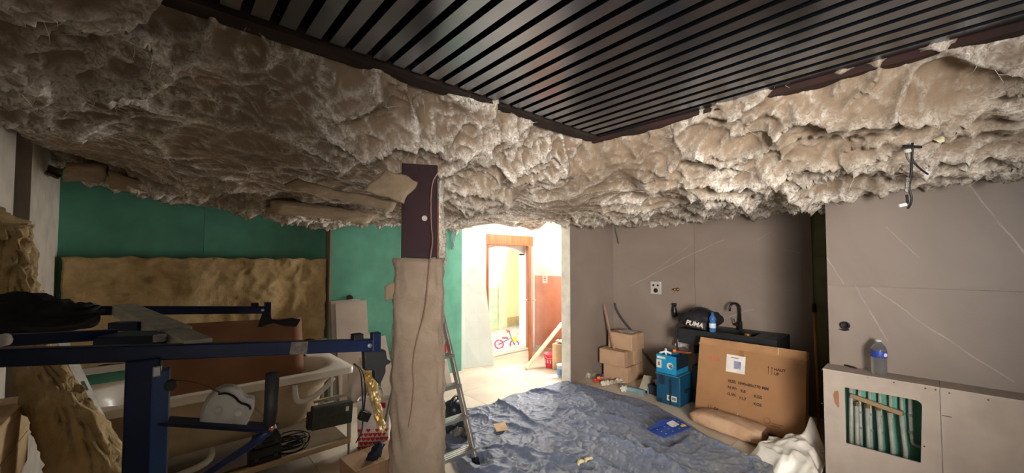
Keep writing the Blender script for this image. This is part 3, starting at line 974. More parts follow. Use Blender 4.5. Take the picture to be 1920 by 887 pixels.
# mast
MB().bar(pm + Vector((0, 0, -0.015)), Vector((pm.x, pm.y, 0.14)), 0.052, 0.07, tuple(ad)).build('mast', navy, lift, bevel=0.004)
q1 = at(303, 692, 1.06)
MB().bar(q1, Vector((q1.x, q1.y, 0.14)), 0.045, 0.036, tuple(ad)).build('mast_sleeve', M('blue_paint_light', (34, 64, 122), 0.35), lift, bevel=0.003)
MB().box(pm - Vector((0, 0, 0.045)) + ad * 0.028 + hn * 0.03, (0.02, 0.02, 0.03)).build('bracket_nut', M('bright_metal', (210, 214, 220), 0.2, 1.0), lift, bevel=0.004)
for k in range(3):
    a = 0.5 + k * 2 * math.pi / 3
    e = Vector((pm.x + 0.45 * math.cos(a), pm.y + 0.45 * math.sin(a), 0.06))
    lg = MB().bar(Vector((pm.x, pm.y, 0.16)), e, 0.04, 0.04).build('leg', navy, lift, bevel=0.003)
    MB().lathe(e - Vector((0, 0, 0.03)), [(0.03, -0.028), (0.034, 0.0), (0.03, 0.028)], 14, (math.sin(a), -math.cos(a), 0.0)).build('castor', rubber, lg, True)
# winch
MB().bar(at(305, 789, 1.06), at(514, 803, 1.06), 0.05, 0.008).build('winch_shelf', navy, lift, bevel=0.002)
wpts = [(372, 801), (377, 772), (386, 752), (400, 736), (420, 726), (438, 726), (450, 732), (457, 743), (466, 746), (479, 748), (477, 768), (460, 805)]
wn = (EYE - at(425, 770, 1.06)).normalized(); wn.z = 0
wi = MB().prism([at(px_, py_, 1.06) for px_, py_ in wpts], wn * -0.045).build('winch_housing', M('winch_grey', (196, 192, 184), 0.5, c2=(170, 166, 158), scale=18), lift, bevel=0.006)
for px_, py_ in ((411, 767), (449, 773)):
    MB().lathe(at(px_, py_, 1.06), [(0.010, 0.0), (0.010, 0.003), (0.005, 0.003), (0.005, 0.006), (0.0, 0.006)], 14, tuple(wn)).build('bolt', galv, wi)
MB().tube([at(px_, py_, 1.055) for px_, py_ in ((410, 739), (425, 737), (440, 744), (450, 756), (466, 760), (470, 768))], 0.003, 6, 1).build('edge_band', rubber, wi, True)
MB().tube([at(px_, py_, 1.06) for px_, py_ in ((412, 736), (385, 724), (350, 714), (322, 712))], 0.0022, 6, 1).build('steel_cable', M('brass_cable', (150, 116, 76), 0.4, 0.8), lift, True)
MB().lathe(at(320, 722, 1.05), [(0.0, -0.01), (0.014, -0.01), (0.014, 0.01), (0.0, 0.01)], 14, tuple(wn)).build('pulley', rubber, lift)
MB().tube([at(478, 765, 1.06), at(492, 778, 1.05), at(499, 794, 1.04)], 0.003, 6).build('crank_rod', steel, lift, True)
MB().tube([at(511, 700, 1.04), at(508, 770, 1.04), at(505, 796, 1.04)], [0.0165, 0.0165, 0.015], 14).build('crank_grip', rubber, lift, True)
MB().tube([at(507, 806, 1.04), at(513, 796, 1.04)], 0.007, 8).build('crank_tip', M('copper', (224, 150, 120), 0.25, 0.9), lift, True)
MB().tube([at(512, 801, 1.05), at(470, 835, 1.06), at(400, 880, 1.08), at(300, 945, 1.10)], 0.011, 10).build('brace', navy, lift, True)

# dark jacket thrown over the left end of the lift
jp = [at(-60, 615, 1.52), at(0, 598, 1.52), at(40, 592, 1.54), at(85, 595, 1.57), at(130, 593, 1.60), at(160, 584, 1.63), at(176, 572, 1.66)]
pp, ss = dense(jp, [(0.09, 0.1), (0.092, 0.1), (0.085, 0.09), (0.07, 0.09), (0.062, 0.08), (0.045, 0.05), (0.006, 0.01)], 7)
jk = loft(pp, ss, 30, 0.06, 7.0, 9.0, (0, 0, 1)).build('jacket', M('black_cloth', (26, 26, 30), 0.85, c2=(18, 18, 21), scale=12, bmp=0.3, bscale=40), None, True)
tag(jk, 'crumpled black jacket draped over the left end of the lift', 'jacket')

# galvanised stud leaning against the left wall
st = thing('metal_stud', 'perforated galvanised stud leaning diagonally behind the lift', 'metal stud', (-0.05, 3.12, 0))
s_b = Vector((0.06, 2.86, 0.012)); s_t = Vector((-0.52, 3.55, 1.427))
sn = Vector((0.75, -0.62, 0.2)).normalized()
MB().bar(s_b, s_t, 0.055, 0.003, tuple(sn)).build('web', galv, st)
u_ = (s_t - s_b).normalized(); r_ = u_.cross(sn).normalized()
for s_ in (-1, 1):
    MB().bar(s_b + r_ * 0.027 * s_ - sn * 0.015, s_t + r_ * 0.027 * s_ - sn * 0.015, 0.003, 0.032, tuple(sn)).build('flange', galv, st)
for k in range(7):
    p = s_b.lerp(s_t, 0.14 + 0.12 * k) + sn * 0.002
    MB().bar(p - u_ * 0.03, p + u_ * 0.03, 0.02, 0.001, tuple(sn)).build('slot', M('slot_dark', (62, 62, 58), 0.8), st)

# ================================================================== BATHTUB AND WHAT IS AROUND IT
acry = M('acrylic', (228, 220, 206), 0.25, c2=(222, 212, 196), scale=2, spec=0.5)
shell = M('tub_shell', (196, 178, 148), 0.7, c2=(180, 160, 130), scale=4)
tub = thing('bathtub', 'white acrylic bathtub on its raised frame below the wool batt', 'bathtub', (0.38, 3.62, 0))
TX0, TX1, TY0, TY1, TZ = -0.45, 1.21, 3.24, 4.0, 0.735


def rrect(x0, x1, y0, y1, r, n=8):
    out = []
    for cx, cy, a0 in ((x1 - r, y1 - r, 0), (x0 + r, y1 - r, 90), (x0 + r, y0 + r, 180), (x1 - r, y0 + r, 270)):
        for k in range(n + 1):
            a = math.radians(a0 + 90 * k / n)
            out.append((cx + r * math.cos(a), cy + r * math.sin(a)))
    return out


def ringloft(rings):
    n_ = len(rings[0]); b = MB(); v = []; f = []
    for r in rings: v += [Vector(p) for p in r]
    for i in range(len(rings) - 1):
        for k in range(n_):
            k2 = (k + 1) % n_
            f.append((i * n_ + k, i * n_ + k2, (i + 1) * n_ + k2, (i + 1) * n_ + k))
    return b, v, f


rings = []
for (ins, r, z) in ((0.0, 0.05, TZ - 0.05), (0.0, 0.05, TZ - 0.004), (0.004, 0.05, TZ), (0.075, 0.26, TZ), (0.085, 0.26, TZ - 0.008), (0.10, 0.25, TZ - 0.1), (0.13, 0.22, TZ - 0.3), (0.19, 0.17, TZ - 0.4), (0.3, 0.06, TZ - 0.42)):
    xi = ins * (1.6 if ins > 0.08 else 1)
    rings.append([(x, y, z) for x, y in rrect(TX0 + xi, TX1 - xi, TY0 + ins, TY1 - ins, r)])
b, v, f = ringloft(rings)
f.append(tuple((len(rings) - 1) * len(rings[0]) + k for k in range(len(rings[0]))))
b.add(v, f).build('basin', acry, tub, True)
rings = []
for (ins, r, z) in ((0.03, 0.06, TZ - 0.05), (0.06, 0.2, TZ - 0.05), (0.09, 0.25, TZ - 0.15), (0.12, 0.22, TZ - 0.33), (0.19, 0.17, TZ - 0.43), (0.3, 0.06, TZ - 0.445)):
    xi = ins * (1.6 if ins > 0.08 else 1)
    rings.append([(x, y, z) for x, y in rrect(TX0 + xi, TX1 - xi, TY0 + ins, TY1 - ins, r)])
b, v, f = ringloft(rings)
f.append(tuple((len(rings) - 1) * len(rings[0]) + k for k in range(len(rings[0]))))
b.add(v, f).build('shell', shell, tub, True)
frm = M('frame_steel', (176, 166, 146), 0.5, 0.2)
for y_ in (TY0 + 0.03, TY1 - 0.03):
    MB().b2((TX0 + 0.03, y_ - 0.015, 0.115), (TX1 - 0.02, y_ + 0.015, 0.155)).build('bottom_rail', M('rail_timber', (198, 176, 140), 0.7, c2=(182, 158, 120), scale=3, stretch=(1, 8, 8)), tub, bevel=0.002)
MB().b2((TX0 + 0.03, TY0 + 0.05, 0.115), (TX1 - 0.02, TY1 - 0.05, 0.13)).build('base_board', M('dusty_board', (104, 88, 66), 0.9), tub)
for x_ in (TX0 + 0.06, 0.42, TX1 - 0.03):
    for y_ in (TY0 + 0.03, TY1 - 0.03):
        if x_ == 0.42 and y_ < 3.5: continue
        lg = MB().b2((x_ - 0.012, y_ - 0.012, 0.155), (x_ + 0.012, y_ + 0.012, TZ - 0.05)).build('leg', frm, tub)
        MB().lathe((x_, y_, 0.0), [(0.03, 0.0), (0.03, 0.012), (0.009, 0.02), (0.009, 0.115)], 12).build('foot', steel, lg, True)
for x_ in (TX1 - 0.10, TX1 - 0.17):
    MB().b2((x_ - 0.008, TY0 + 0.02, 0.52), (x_ + 0.008, TY0 + 0.035, TZ - 0.05)).build('clip', acry, tub)
MB().b2((TX1 - 0.30, TY0 + 0.015, 0.50), (TX1 - 0.03, TY0 + 0.04, 0.52)).build('cross_rail', frm, tub)
MB().lathe((1.0, 3.9, TZ + 0.001), [(0.02, 0), (0.02, 0.006), (0.007, 0.012), (0.007, 0.03), (0.018, 0.034), (0.018, 0.045), (0, 0.047)], 14).build('suction_knob', M('grey_knob', (92, 90, 88), 0.4), tub, True)
MB().tube([(0.78, 3.3, 0.66), (0.78, 3.28, 0.58), (0.8, 3.27, 0.53), (0.9, 3.27, 0.54), (1.0, 3.28, 0.6), (1.06, 3.3, 0.66)], 0.02, 10, 2).build('overflow_pipe', plasticw, tub, True)
MB().tube([(0.3, 3.5, 0.29), (0.3, 3.4, 0.22), (0.1, 3.35, 0.2), (-0.1, 3.34, 0.19)], 0.022, 10, 2).build('waste_pipe', plasticw, tub, True)

# cardboard panel standing in the tub
cb = thing('flat_carton', 'large brown flat carton standing upright inside the bathtub', 'box', (0.45, 3.7, 0.34))
q4 = [Vector((-0.02, 3.60, 0.36)), Vector((0.93, 3.60, 0.36)), Vector((0.945, 3.86, 1.085)), Vector((0.03, 3.86, 1.12))]
brownc = M('cardboard_dark', (136, 96, 66), 0.85, c2=(122, 84, 56), scale=3)
slab(q4, 14, 10, 0.05, 0.012, 2.5, 4.0).build('panel', brownc, cb, True)
lq = [onx(0, 0, 1)] * 4


def onplane(px, py, p0, nrm):
    r = ray(px, py); nrm = Vector(nrm)
    return EYE + r * ((Vector(p0) - EYE).dot(nrm) / r.dot(nrm))


pn_ = (q4[1] - q4[0]).cross(q4[3] - q4[0]).normalized()
if pn_.dot(EYE - q4[0]) < 0: pn_ = -pn_
p0 = q4[0] + pn_ * 0.012
lab = [onplane(px_, py_, p0, pn_) for px_, py_ in ((361, 694), (419, 688), (419, 668), (361, 671))]
MB().prism(lab, pn_ * 0.002).build('label', M('paper', (214, 208, 196), 0.8), cb)
lab = [onplane(px_, py_, p0 + pn_ * 0.002, pn_) for px_, py_ in ((388, 687), (411, 684), (411, 669), (388, 670))]
MB().prism(lab, pn_ * 0.002).build('label_print', M('print_grey', (120, 118, 116), 0.8, c2=(80, 80, 82), scale=30), cb)
fq = [onplane(px_, py_, p0, pn_) for px_, py_ in ((492, 703), (540, 690), (548, 662), (500, 668))]
slab(fq, 6, 6, 0.004, 0.02, 6, 2).build('torn_flap', kraft, cb, True)

# cables and chargers on the frame below the tub rim
for k in range(9):
    c0 = Vector((0.72 + 0.05 * random.uniform(-1, 1), 3.33 + 0.05 * random.random(), 0.215))
    pts = []
    R_ = 0.06 + 0.05 * random.random(); tilt = random.uniform(0.2, 0.9)
    for a in range(22):
        t = a / 21 * 2 * math.pi * 1.6 + k
        pts.append(c0 + Vector((R_ * 1.5 * math.cos(t) + 0.002 * a, 0.02 * math.sin(3 * t + k), R_ * math.sin(t) * tilt + 0.005)))
    o = MB().tube(pts, 0.0045, 6).build('cable_coil', M('grey_cable' if k % 2 else 'black_cable', (70, 68, 62) if k % 2 else (26, 26, 27), 0.5), None, True)
    tag(o, ('grey' if k % 2 else 'black') + ' power cable loop in the coil heap under the bathtub rim', 'cable', 'tangled cables under the bathtub')
ps = thing('power_supply', 'dark grey-green power box hanging under the bathtub rim corner', 'power box', (1.02, 3.2, 0.30))
R_ = Matrix.Rotation(0.06, 3, 'Y')
MB().box((1.02, 3.195, 0.405), (0.30, 0.07, 0.17), R_).build('case', M('dark_grey_green', (62, 66, 58), 0.5), ps, bevel=0.01)
MB().box((1.02, 3.1585, 0.405), (0.2, 0.004, 0.10), R_).build('label_plate', M('dark_label', (50, 52, 46), 0.4, c2=(72, 66, 56), scale=30), ps)
MB().box((1.125, 3.158, 0.435), (0.025, 0.004, 0.035), R_).build('sticker', M('paper', (214, 208, 196)), ps)
MB().box((0.86, 3.2, 0.40), (0.03, 0.06, 0.12), R_).build('socket', blackp, ps, bevel=0.006)
for (cx, cz, w_, h_, lb) in ((0.60, 0.195, 0.20, 0.13, 'lower black tool case below the crank on the tub rail'), (0.61, 0.295, 0.17, 0.07, 'smaller black tool case on top of another below the crank')):
    t = thing('tool_case', lb, 'case', (cx, 3.33, cz - h_ / 2), 'black tool cases under the tub')
    MB().box((cx, 3.33, cz), (w_, 0.12, h_)).build('body', blackp, t, bevel=0.012)
    MB().box((cx, 3.268, cz), (w_ * 0.96, 0.004, 0.006)).build('seam', M('seam_dark', (12, 12, 12), 0.8), t)
    for s_ in (-1, 1):
        MB().box((cx + s_ * w_ * 0.3, 3.266, cz), (0.025, 0.006, 0.03)).build('latch', M('latch_grey', (60, 60, 62), 0.5), t, bevel=0.002)
hc = thing('hanging_plug', 'black cable with square plug hanging off the bathtub corner', 'cable', (1.28, 3.2, 0.4))
MB().tube([(1.19, 3.22, 0.76), (1.235, 3.18, 0.72), (1.25, 3.18, 0.55), (1.26, 3.18, 0.37)], 0.0055, 6, 2).build('cord', blackp, hc, True)
MB().tube([(1.20, 3.24, 0.76), (1.265, 3.20, 0.70), (1.285, 3.19, 0.52), (1.265, 3.185, 0.37)], 0.0055, 6, 2).build('cord', blackp, hc, True)
MB().box((1.27, 3.18, 0.33), (0.085, 0.05, 0.07), Matrix.Rotation(0.5, 3, 'Y')).build('plug', blackp, hc, bevel=0.006)
MB().tube([(1.26, 3.18, 0.3), (1.25, 3.18, 0.2), (1.2, 3.17, 0.14)], 0.005, 6, 1).build('cord', blackp, hc, True)

# shopping bag with red hearts
bg_ = thing('shopping_bag', 'white paper shopping bag with red hearts between tub and column', 'bag', (1.42, 3.3, 0))
bw = M('bag_white', (222, 212, 204), 0.6)
bx, by = Vector((0.80, -0.60, 0)), Vector((0.60, 0.80, 0))
c0 = Vector((1.40, 3.28, 0))
b, v, f = ringloft([[tuple(c0 + bx * (x * s_) + by * (y * s_) + Vector((0, 0, z))) for x, y in rrect(-0.13, 0.13, -0.06, 0.06, 0.02, 3)] for z, s_ in ((0.002, 0.95), (0.15, 1.0), (0.3, 1.03), (0.42, 1.06))])
f.append(tuple(range(16)))
b.add(v, f).build('body', bw, bg_)
redm = M('heart_red', (196, 36, 52), 0.5)
hb_ = []
for i in range(7):
    for j in range(5):
        hx = -0.11 + 0.037 * i + (0.018 if j % 2 else 0); hz = 0.03 + 0.036 * j
        if hx > 0.12 or j > 3 and i % 2: continue
        sc_ = 0.017 + 0.004 * random.random()
        pts = []
        for k in range(16):
            t = 2 * math.pi * k / 16
            pts.append((sc_ * 16 * math.sin(t) ** 3 / 17, sc_ * (13 * math.cos(t) - 5 * math.cos(2 * t) - 2 * math.cos(3 * t) - math.cos(4 * t)) / 17))
        ww = 1.0 + 0.05 * hz
        fo = c0 + by * (-0.0605 * (0.95 + hz / 0.15 * 0.05 if hz < 0.15 else 1.0)) - by * 0.004
        MB().prism([fo + bx * (hx + a) + Vector((0, 0, hz + b2)) for a, b2 in pts], by * 0.003).build('heart', redm, bg_)
MB().box(c0 + Vector((0, 0, 0.38)) - by * 0.068 + bx * 0.06, (0.09, 0.003, 0.045), Matrix((bx, by, Vector((0, 0, 1)))).transposed()).build('red_patch', redm, bg_)
for s_ in (-1, 1):
    MB().tube([c0 + by * 0.062 * s_ - bx * 0.06 + Vector((0, 0, 0.41)), c0 + by * 0.06 * s_ - bx * 0.05 + Vector((0, 0, 0.5)), c0 + by * 0.06 * s_ + bx * 0.05 + Vector((0, 0, 0.5)), c0 + by * 0.062 * s_ + bx * 0.06 + Vector((0, 0, 0.41))], 0.003, 6, 2).build('handle', bw, bg_, True)
# dark bundle and low carton beside it
o = loft(*dense([at(692, 872, 2.85), at(704, 852, 2.85), at(716, 832, 2.85)], [(0.03, 0.05), (0.045, 0.07), (0.02, 0.03)], 8), 20, 0.05, 9, 2).build('cloth_bundle', M('navy_cloth', (30, 36, 58), 0.7, bmp=0.3, bscale=30), None, True)
tag(o, 'dark navy cloth bundle between the heart bag and the column', 'cloth')
carton('carton', (1.02, 2.72, 0), (1.42, 3.0, 0.15), kraft2, 'low dusty carton on the floor left of the wrapped column', rot=0.05)
# gold foil strip
fp = [at(684, 668, 2.62), at(694, 700, 2.62), at(700, 735, 2.6), at(708, 770, 2.58), at(719, 812, 2.56)]
pp, ss = dense(fp, [(0.035, 0.004), (0.045, 0.006), (0.028, 0.004), (0.03, 0.004), (0.012, 0.003)], 10)
o = loft(pp, ss, 16, 0.03, 16, 5.0).build('foil_strip', M('gold_foil', (206, 168, 92), 0.32, 0.7, c2=(226, 206, 164), scale=14, bmp=0.8, bscale=30), None, False)
tag(o, 'crumpled gold foil strip hanging at the left edge of the column', 'foil')

# boards leaning on the green wall, left of the column
for (x0, x1, z1, yb, lb) in ((1.50, 1.86, 1.13, 4.46, 'pale plasterboard offcut leaning in front on the green wall'), (1.46, 1.80, 1.15, 4.50, 'second pale offcut just behind another on the green wall')):
    o = slab([(x0, yb, 0.0), (x1, yb, 0.0), (x1, yb + 0.19, z1), (x0, yb + 0.19, z1 - 0.01)], 3, 3, 0.013).build('board_offcut', board, None)
    tag(o, lb, 'board', 'offcuts on the green wall')
for (x0, x1, z1, yb, lb) in ((1.80, 1.90, 0.72, 4.3, 'narrow upright offcut at the left edge of the column'), (1.95, 2.12, 0.66, 4.34, 'short wide offcut partly hidden behind the column'), (2.62, 2.86, 0.86, 4.3, 'tan board offcut leaning behind the stepladder')):
    o = slab([(x0, yb, 0.0), (x1, yb, 0.0), (x1, yb + 0.35, z1), (x0, yb + 0.35, z1)], 3, 3, 0.016).build('board_offcut', board, None)
    tag(o, lb, 'board', 'offcuts on the green wall')
o = MB().lathe((1.68, 4.70, 1.165), [(0.0, -0.004), (0.035, -0.004), (0.035, 0.02), (0.0, 0.022)], 16, (0, -1, 0)).build('round_plug', blackp, None)
tag(o, 'round black plug on the green wall above the offcuts', 'plug')

# ================================================================== STEPLADDER
ld_ = thing('stepladder', 'aluminium stepladder standing on the tarp right of the column', 'ladder', (1.66, 2.75, 0.01))
LXR, LXL = 1.87, 1.45


def lad(x, z, dz=0.0):
    t = z / 1.32
    xx = x + (0.03 if x < 1.6 else -0.03) * t
    return Vector((xx, 2.45 + 0.55 * t, z))


for x_ in (LXR, LXL):
    MB().bar(lad(x_, 0.03), lad(x_, 1.2), 0.025, 0.055, (0, -1, 0.4)).build('front_rail', alu, ld_, bevel=0.004)
    MB().bar(lad(x_, 0.0), lad(x_, 0.06), 0.031, 0.062, (0, -1, 0.4)).build('foot', rubber, ld_, bevel=0.004)
    MB().tube([Vector((x_ - 0.03 * (1 if x_ > 1.6 else -1), 2.86, 0.93)), Vector((x_, 2.9, 0.86)), Vector((x_, 3.28, 0.015))], 0.013, 8).build('rear_leg', alu, ld_, True)
MB().tube([lad(LXR, 1.17), lad(LXR, 1.27), lad(LXR, 1.33) - Vector((0.05, 0, 0)), lad(LXL, 1.33) + Vector((0.05, 0, 0)), lad(LXL, 1.27), lad(LXL, 1.17)], 0.013, 10, 2).build('top_hoop', alu, ld_, True)
for z in (0.12, 0.345, 0.575, 0.805):
    p, q = lad(LXL, z), lad(LXR, z)
    dp = 0.085 if z < 0.7 else 0.2
    st_ = MB().box((p + q) / 2 + Vector((0, dp / 2 - 0.04, 0)), (q.x - p.x + 0.02, dp, 0.026)).build('step', alu, ld_, bevel=0.003)
    for k in range(3):
        MB().box((p + q) / 2 + Vector((0, -0.02 + 0.026 * k, 0.0145)), (q.x - p.x - 0.02, 0.006, 0.003)).build('rib', alu, st_)
MB().bar(Vector((LXL, 3.1, 0.42)), Vector((LXR, 3.1, 0.42)), 0.015, 0.02).build('rear_bar', alu, ld_)
# red cup, orange tape and green glove on the top step
o = MB().lathe(lad(LXR, 0.82) + Vector((-0.05, 0.06, 0.03)), [(0.0, -0.04), (0.026, -0.04), (0.032, 0.035), (0.028, 0.035), (0.022, -0.03), (0.0, -0.032)], 18, (0.75, -0.6, 0.15)).build('red_cup', M('red_plastic', (222, 32, 40), 0.35), None, True)
tag(o, 'red plastic cup lying on the top step of the ladder', 'cup')
o = MB().lathe(lad(LXR, 0.82) + Vector((-0.125, 0.05, 0.014)), [(0.022, -0.02), (0.036, -0.02), (0.036, 0.02), (0.022, 0.02)], 20, (0.1, -0.2, 1)).build('tape_roll', M('orange_red', (214, 82, 48), 0.4), None, True)
tag(o, 'orange-red tape roll beside the red cup on the ladder', 'tape')
o = loft(*dense([lad(LXR, 0.83) + Vector((-0.21, 0.03, 0.01)), lad(LXR, 0.83) + Vector((-0.18, 0.05, 0.03)), lad(LXR, 0.83) + Vector((-0.15, 0.08, 0.02))], [(0.02, 0.015), (0.03, 0.022), (0.015, 0.01)], 6), 14, 0.015, 15, 1).build('work_glove', M('green_knit', (52, 96, 74), 0.8), None, True)
tag(o, 'green work glove crumpled on the ladder top step', 'glove')
# black canister behind the ladder
cn_ = thing('canister', 'dark canister vacuum standing behind the stepladder on the tarp', 'vacuum', (2.06, 3.05, 0.02))
MB().lathe((2.06, 3.05, 0.02), [(0.0, 0.0), (0.095, 0.0), (0.105, 0.02), (0.1, 0.2), (0.102, 0.21), (0.085, 0.26), (0.04, 0.285), (0.0, 0.288)], 22).build('drum', M('dark_teal_plastic', (30, 42, 52), 0.35), cn_, True)
MB().tube([(1.99, 3.0, 0.28), (2.0, 3.0, 0.34), (2.1, 3.05, 0.35), (2.13, 3.08, 0.28)], 0.011, 8, 2).build('handle', blackp, cn_, True)
for a in range(4):
    MB().lathe((2.06 + 0.09 * math.cos(a * 1.57), 3.05 + 0.09 * math.sin(a * 1.57), 0.02), [(0.0, -0.018), (0.018, -0.018), (0.018, 0.01), (0, 0.01)], 10).build('castor', blackp, cn_, True)
MB().lathe((2.0, 2.96, 0.15), [(0.028, 0), (0.03, 0.02), (0.02, 0.025), (0, 0.025)], 14, (-0.6, -0.8, 0)).build('hose_port', M('port_grey', (88, 98, 106), 0.4), cn_, True)
o = loft(*dense([(1.95, 2.93, 0.05), (2.0, 2.9, 0.075), (2.06, 2.86, 0.06), (2.12, 2.86, 0.04)], [(0.03, 0.02), (0.05, 0.035), (0.045, 0.03), (0.02, 0.01)], 6), 16, 0.04, 14, 6).build('rag', M('dark_rag', (52, 50, 52), 0.9, c2=(120, 116, 112), scale=20), None, True)
tag(o, 'grey rag heap in front of the dark canister', 'rag')

# ================================================================== BLUE TARP
cq = [Vector((3.95, 3.36, 0)), Vector((2.0, 3.42, 0)), Vector((1.25, 0.9, 0)), Vector((3.5, 0.55, 0))]
n1_, n2_ = 300, 320
Pt = bil(cq, n1_, n2_)
U, V = np.meshgrid(np.linspace(0, 1, n1_), np.linspace(0, 1, n2_), indexing='ij')
# the outline bulges to the right (towards the tool cases)
bul = np.sin(np.pi * np.clip(V / 0.75, 0, 1)) * (1 - U)
Pt[..., 0] += 0.32 * bul
Pt[..., 0] += 0.05 * pn(V * 6, U * 1.5) * (np.abs(U - 0.5) * 2) ** 3
Pt[..., 1] += 0.06 * pn(U * 6 + 3, V * 1.5) * (np.abs(V - 0.5) * 2) ** 3
TXX, TYY = Pt[..., 0], Pt[..., 1]
wx_ = TXX + 0.12 * fbm(TXX * 1.7, TYY * 1.7, 3); wy_ = TYY + 0.12 * fbm(TXX * 1.7 + 9, TYY * 1.7 + 4, 3)
h = 0.016 * np.clip(1 - 2.6 * np.abs(pn(wx_ * 2.0, wy_ * 2.0)), 0, 1) ** 2
h += 0.012 * np.clip(1 - 2.6 * np.abs(pn(wx_ * 4.6 + 3, wy_ * 3.4)), 0, 1) ** 1.5
h += 0.009 * np.clip(1 - 2.4 * np.abs(pn(wx_ * 8, wy_ * 10 + 5)), 0, 1) ** 1.5
h += 0.005 * np.clip(1 - 2.4 * np.abs(pn(wx_ * 17 + 4, wy_ * 19 + 5)), 0, 1) ** 1.3
h += 0.010 * (fbm(TXX * 2.2, TYY * 2.2, 2) + 0.5)
# bunched cloth near the ladder
near = np.exp(-((TXX - 1.75) ** 2 + (TYY - 2.1) ** 2) / 0.35)
h += near * (0.06 * np.clip(1 - 1.8 * np.abs(pn(wx_ * 4 + 7, wy_ * 4 + 2)), 0, 1) ** 1.2 + 0.02)
for pa, pb, hh, w_ in (((920, 746), (1045, 820), 0.05, 0.03), ((1045, 820), (1190, 905), 0.03, 0.03), ((975, 848), (1105, 872), 0.045, 0.03), ((1125, 814), (1240, 870), 0.05, 0.03),
                       ((1240, 870), (1300, 900), 0.05, 0.03), ((985, 735), (1050, 738), 0.05, 0.03), ((1085, 735), (1120, 765), 0.05, 0.02), ((1030, 775), (1120, 762), 0.025, 0.015),
                       ((880, 785), (920, 790), 0.05, 0.03), ((930, 795), (1000, 820), 0.04, 0.03), ((905, 835), (990, 845), 0.03, 0.02), ((1150, 755), (1210, 770), 0.04, 0.03), ((1140, 780), (1180, 790), 0.05, 0.02), ((1310, 815), (1440, 880), 0.05, 0.03), ((1180, 810), (1220, 860), 0.04, 0.02)):
    a_, b_ = onz(pa[0], pa[1], 0.02), onz(pb[0], pb[1], 0.02)
    ab = np.array([b_.x - a_.x, b_.y - a_.y]); L2 = ab @ ab
    t = np.clip(((wx_ - a_.x) * ab[0] + (wy_ - a_.y) * ab[1]) / L2, 0, 1)
    dist = np.hypot(wx_ - a_.x - t * ab[0], wy_ - a_.y - t * ab[1])
    h += hh * np.exp(-dist / w_) * (0.5 + 0.5 * np.sin(np.pi * np.clip(t, 0.08, 0.92)))
ed = np.minimum(np.minimum(U, 1 - U), np.minimum(V, 1 - V))
h *= np.clip(ed / 0.02, 0.35, 1)
for (fx, fy) in ((LXR, 2.45), (LXL, 2.45), (LXR, 3.28), (LXL, 3.28), (2.06, 3.05)):
    h *= 1 - 0.85 * np.exp(-((TXX - fx) ** 2 + (TYY - fy) ** 2) / 0.006)
Pt[..., 2] = h + 0.006
tarp = MB().grid(Pt).build('tarp', tarp_mat('blue_tarp'), None, True)
dust = np.clip(0.55 - 0.5 * (TYY - 1.4) + 0.5 * fbm(TXX * 1.5, TYY * 1.5 + 2, 3) - 0.25 * near, 0, 1)
attr(tarp, 'dust', dust.reshape(-1))
tag(tarp, 'large wrinkled blue tarpaulin spread over the floor', 'tarp')


def tarp_z(x, y):
    d = (TXX - x) ** 2 + (TYY - y) ** 2
    k = np.argsort(d.reshape(-1))[:12]
    return float(Pt[..., 2].reshape(-1)[k].max())


# litter on the tarp
p = onz(938, 806, 0.03); z_ = tarp_z(p.x, p.y) + 0.012
o = slab([Vector((p.x - 0.08, p.y - 0.04, z_)), Vector((p.x + 0.02, p.y - 0.09, z_)), Vector((p.x + 0.09, p.y + 0.04, z_ + 0.01)), Vector((p.x - 0.02, p.y + 0.08, z_ + 0.01))], 5, 5, 0.004, 0.01, 8, 1).build('card_scrap', M('tan_card', (214, 178, 136), 0.8), None)
tag(o, 'torn tan card scrap on the tarp right of the ladder', 'scrap')
p = onz(1090, 874, 0.03)
for k, (dx, dy) in enumerate(((0, 0), (0.05, -0.03))):
    z_ = tarp_z(p.x + dx, p.y + dy)
    o = loft(*dense([(p.x + dx - 0.04, p.y + dy, z_ + 0.008), (p.x + dx, p.y + dy + 0.01, z_ + 0.016), (p.x + dx + 0.04, p.y + dy - 0.01, z_ + 0.008)], [(0.006, 0.005), (0.018, 0.012), (0.006, 0.004)], 5), 12, 0.02, 20, k).build('plaster_crumb', M('cream_plaster', (226, 208, 160), 0.9), None, True)
    tag(o, 'cream plaster crumb on the near part of the tarp', 'debris', 'plaster crumbs on the tarp')
cp = [onz(px_, py_, 0.04) for px_, py_ in ((872, 762), (900, 768), (918, 775), (921, 795), (905, 806), (880, 812))]
o = MB().tube([Vector((p.x, p.y, tarp_z(p.x, p.y) + 0.006)) for p in cp], 0.004, 6, 2).build('thin_cable', M('grey_wire', (140, 146, 158), 0.5), None, True)
tag(o, 'thin grey cable looping on the tarp beside the ladder', 'cable')
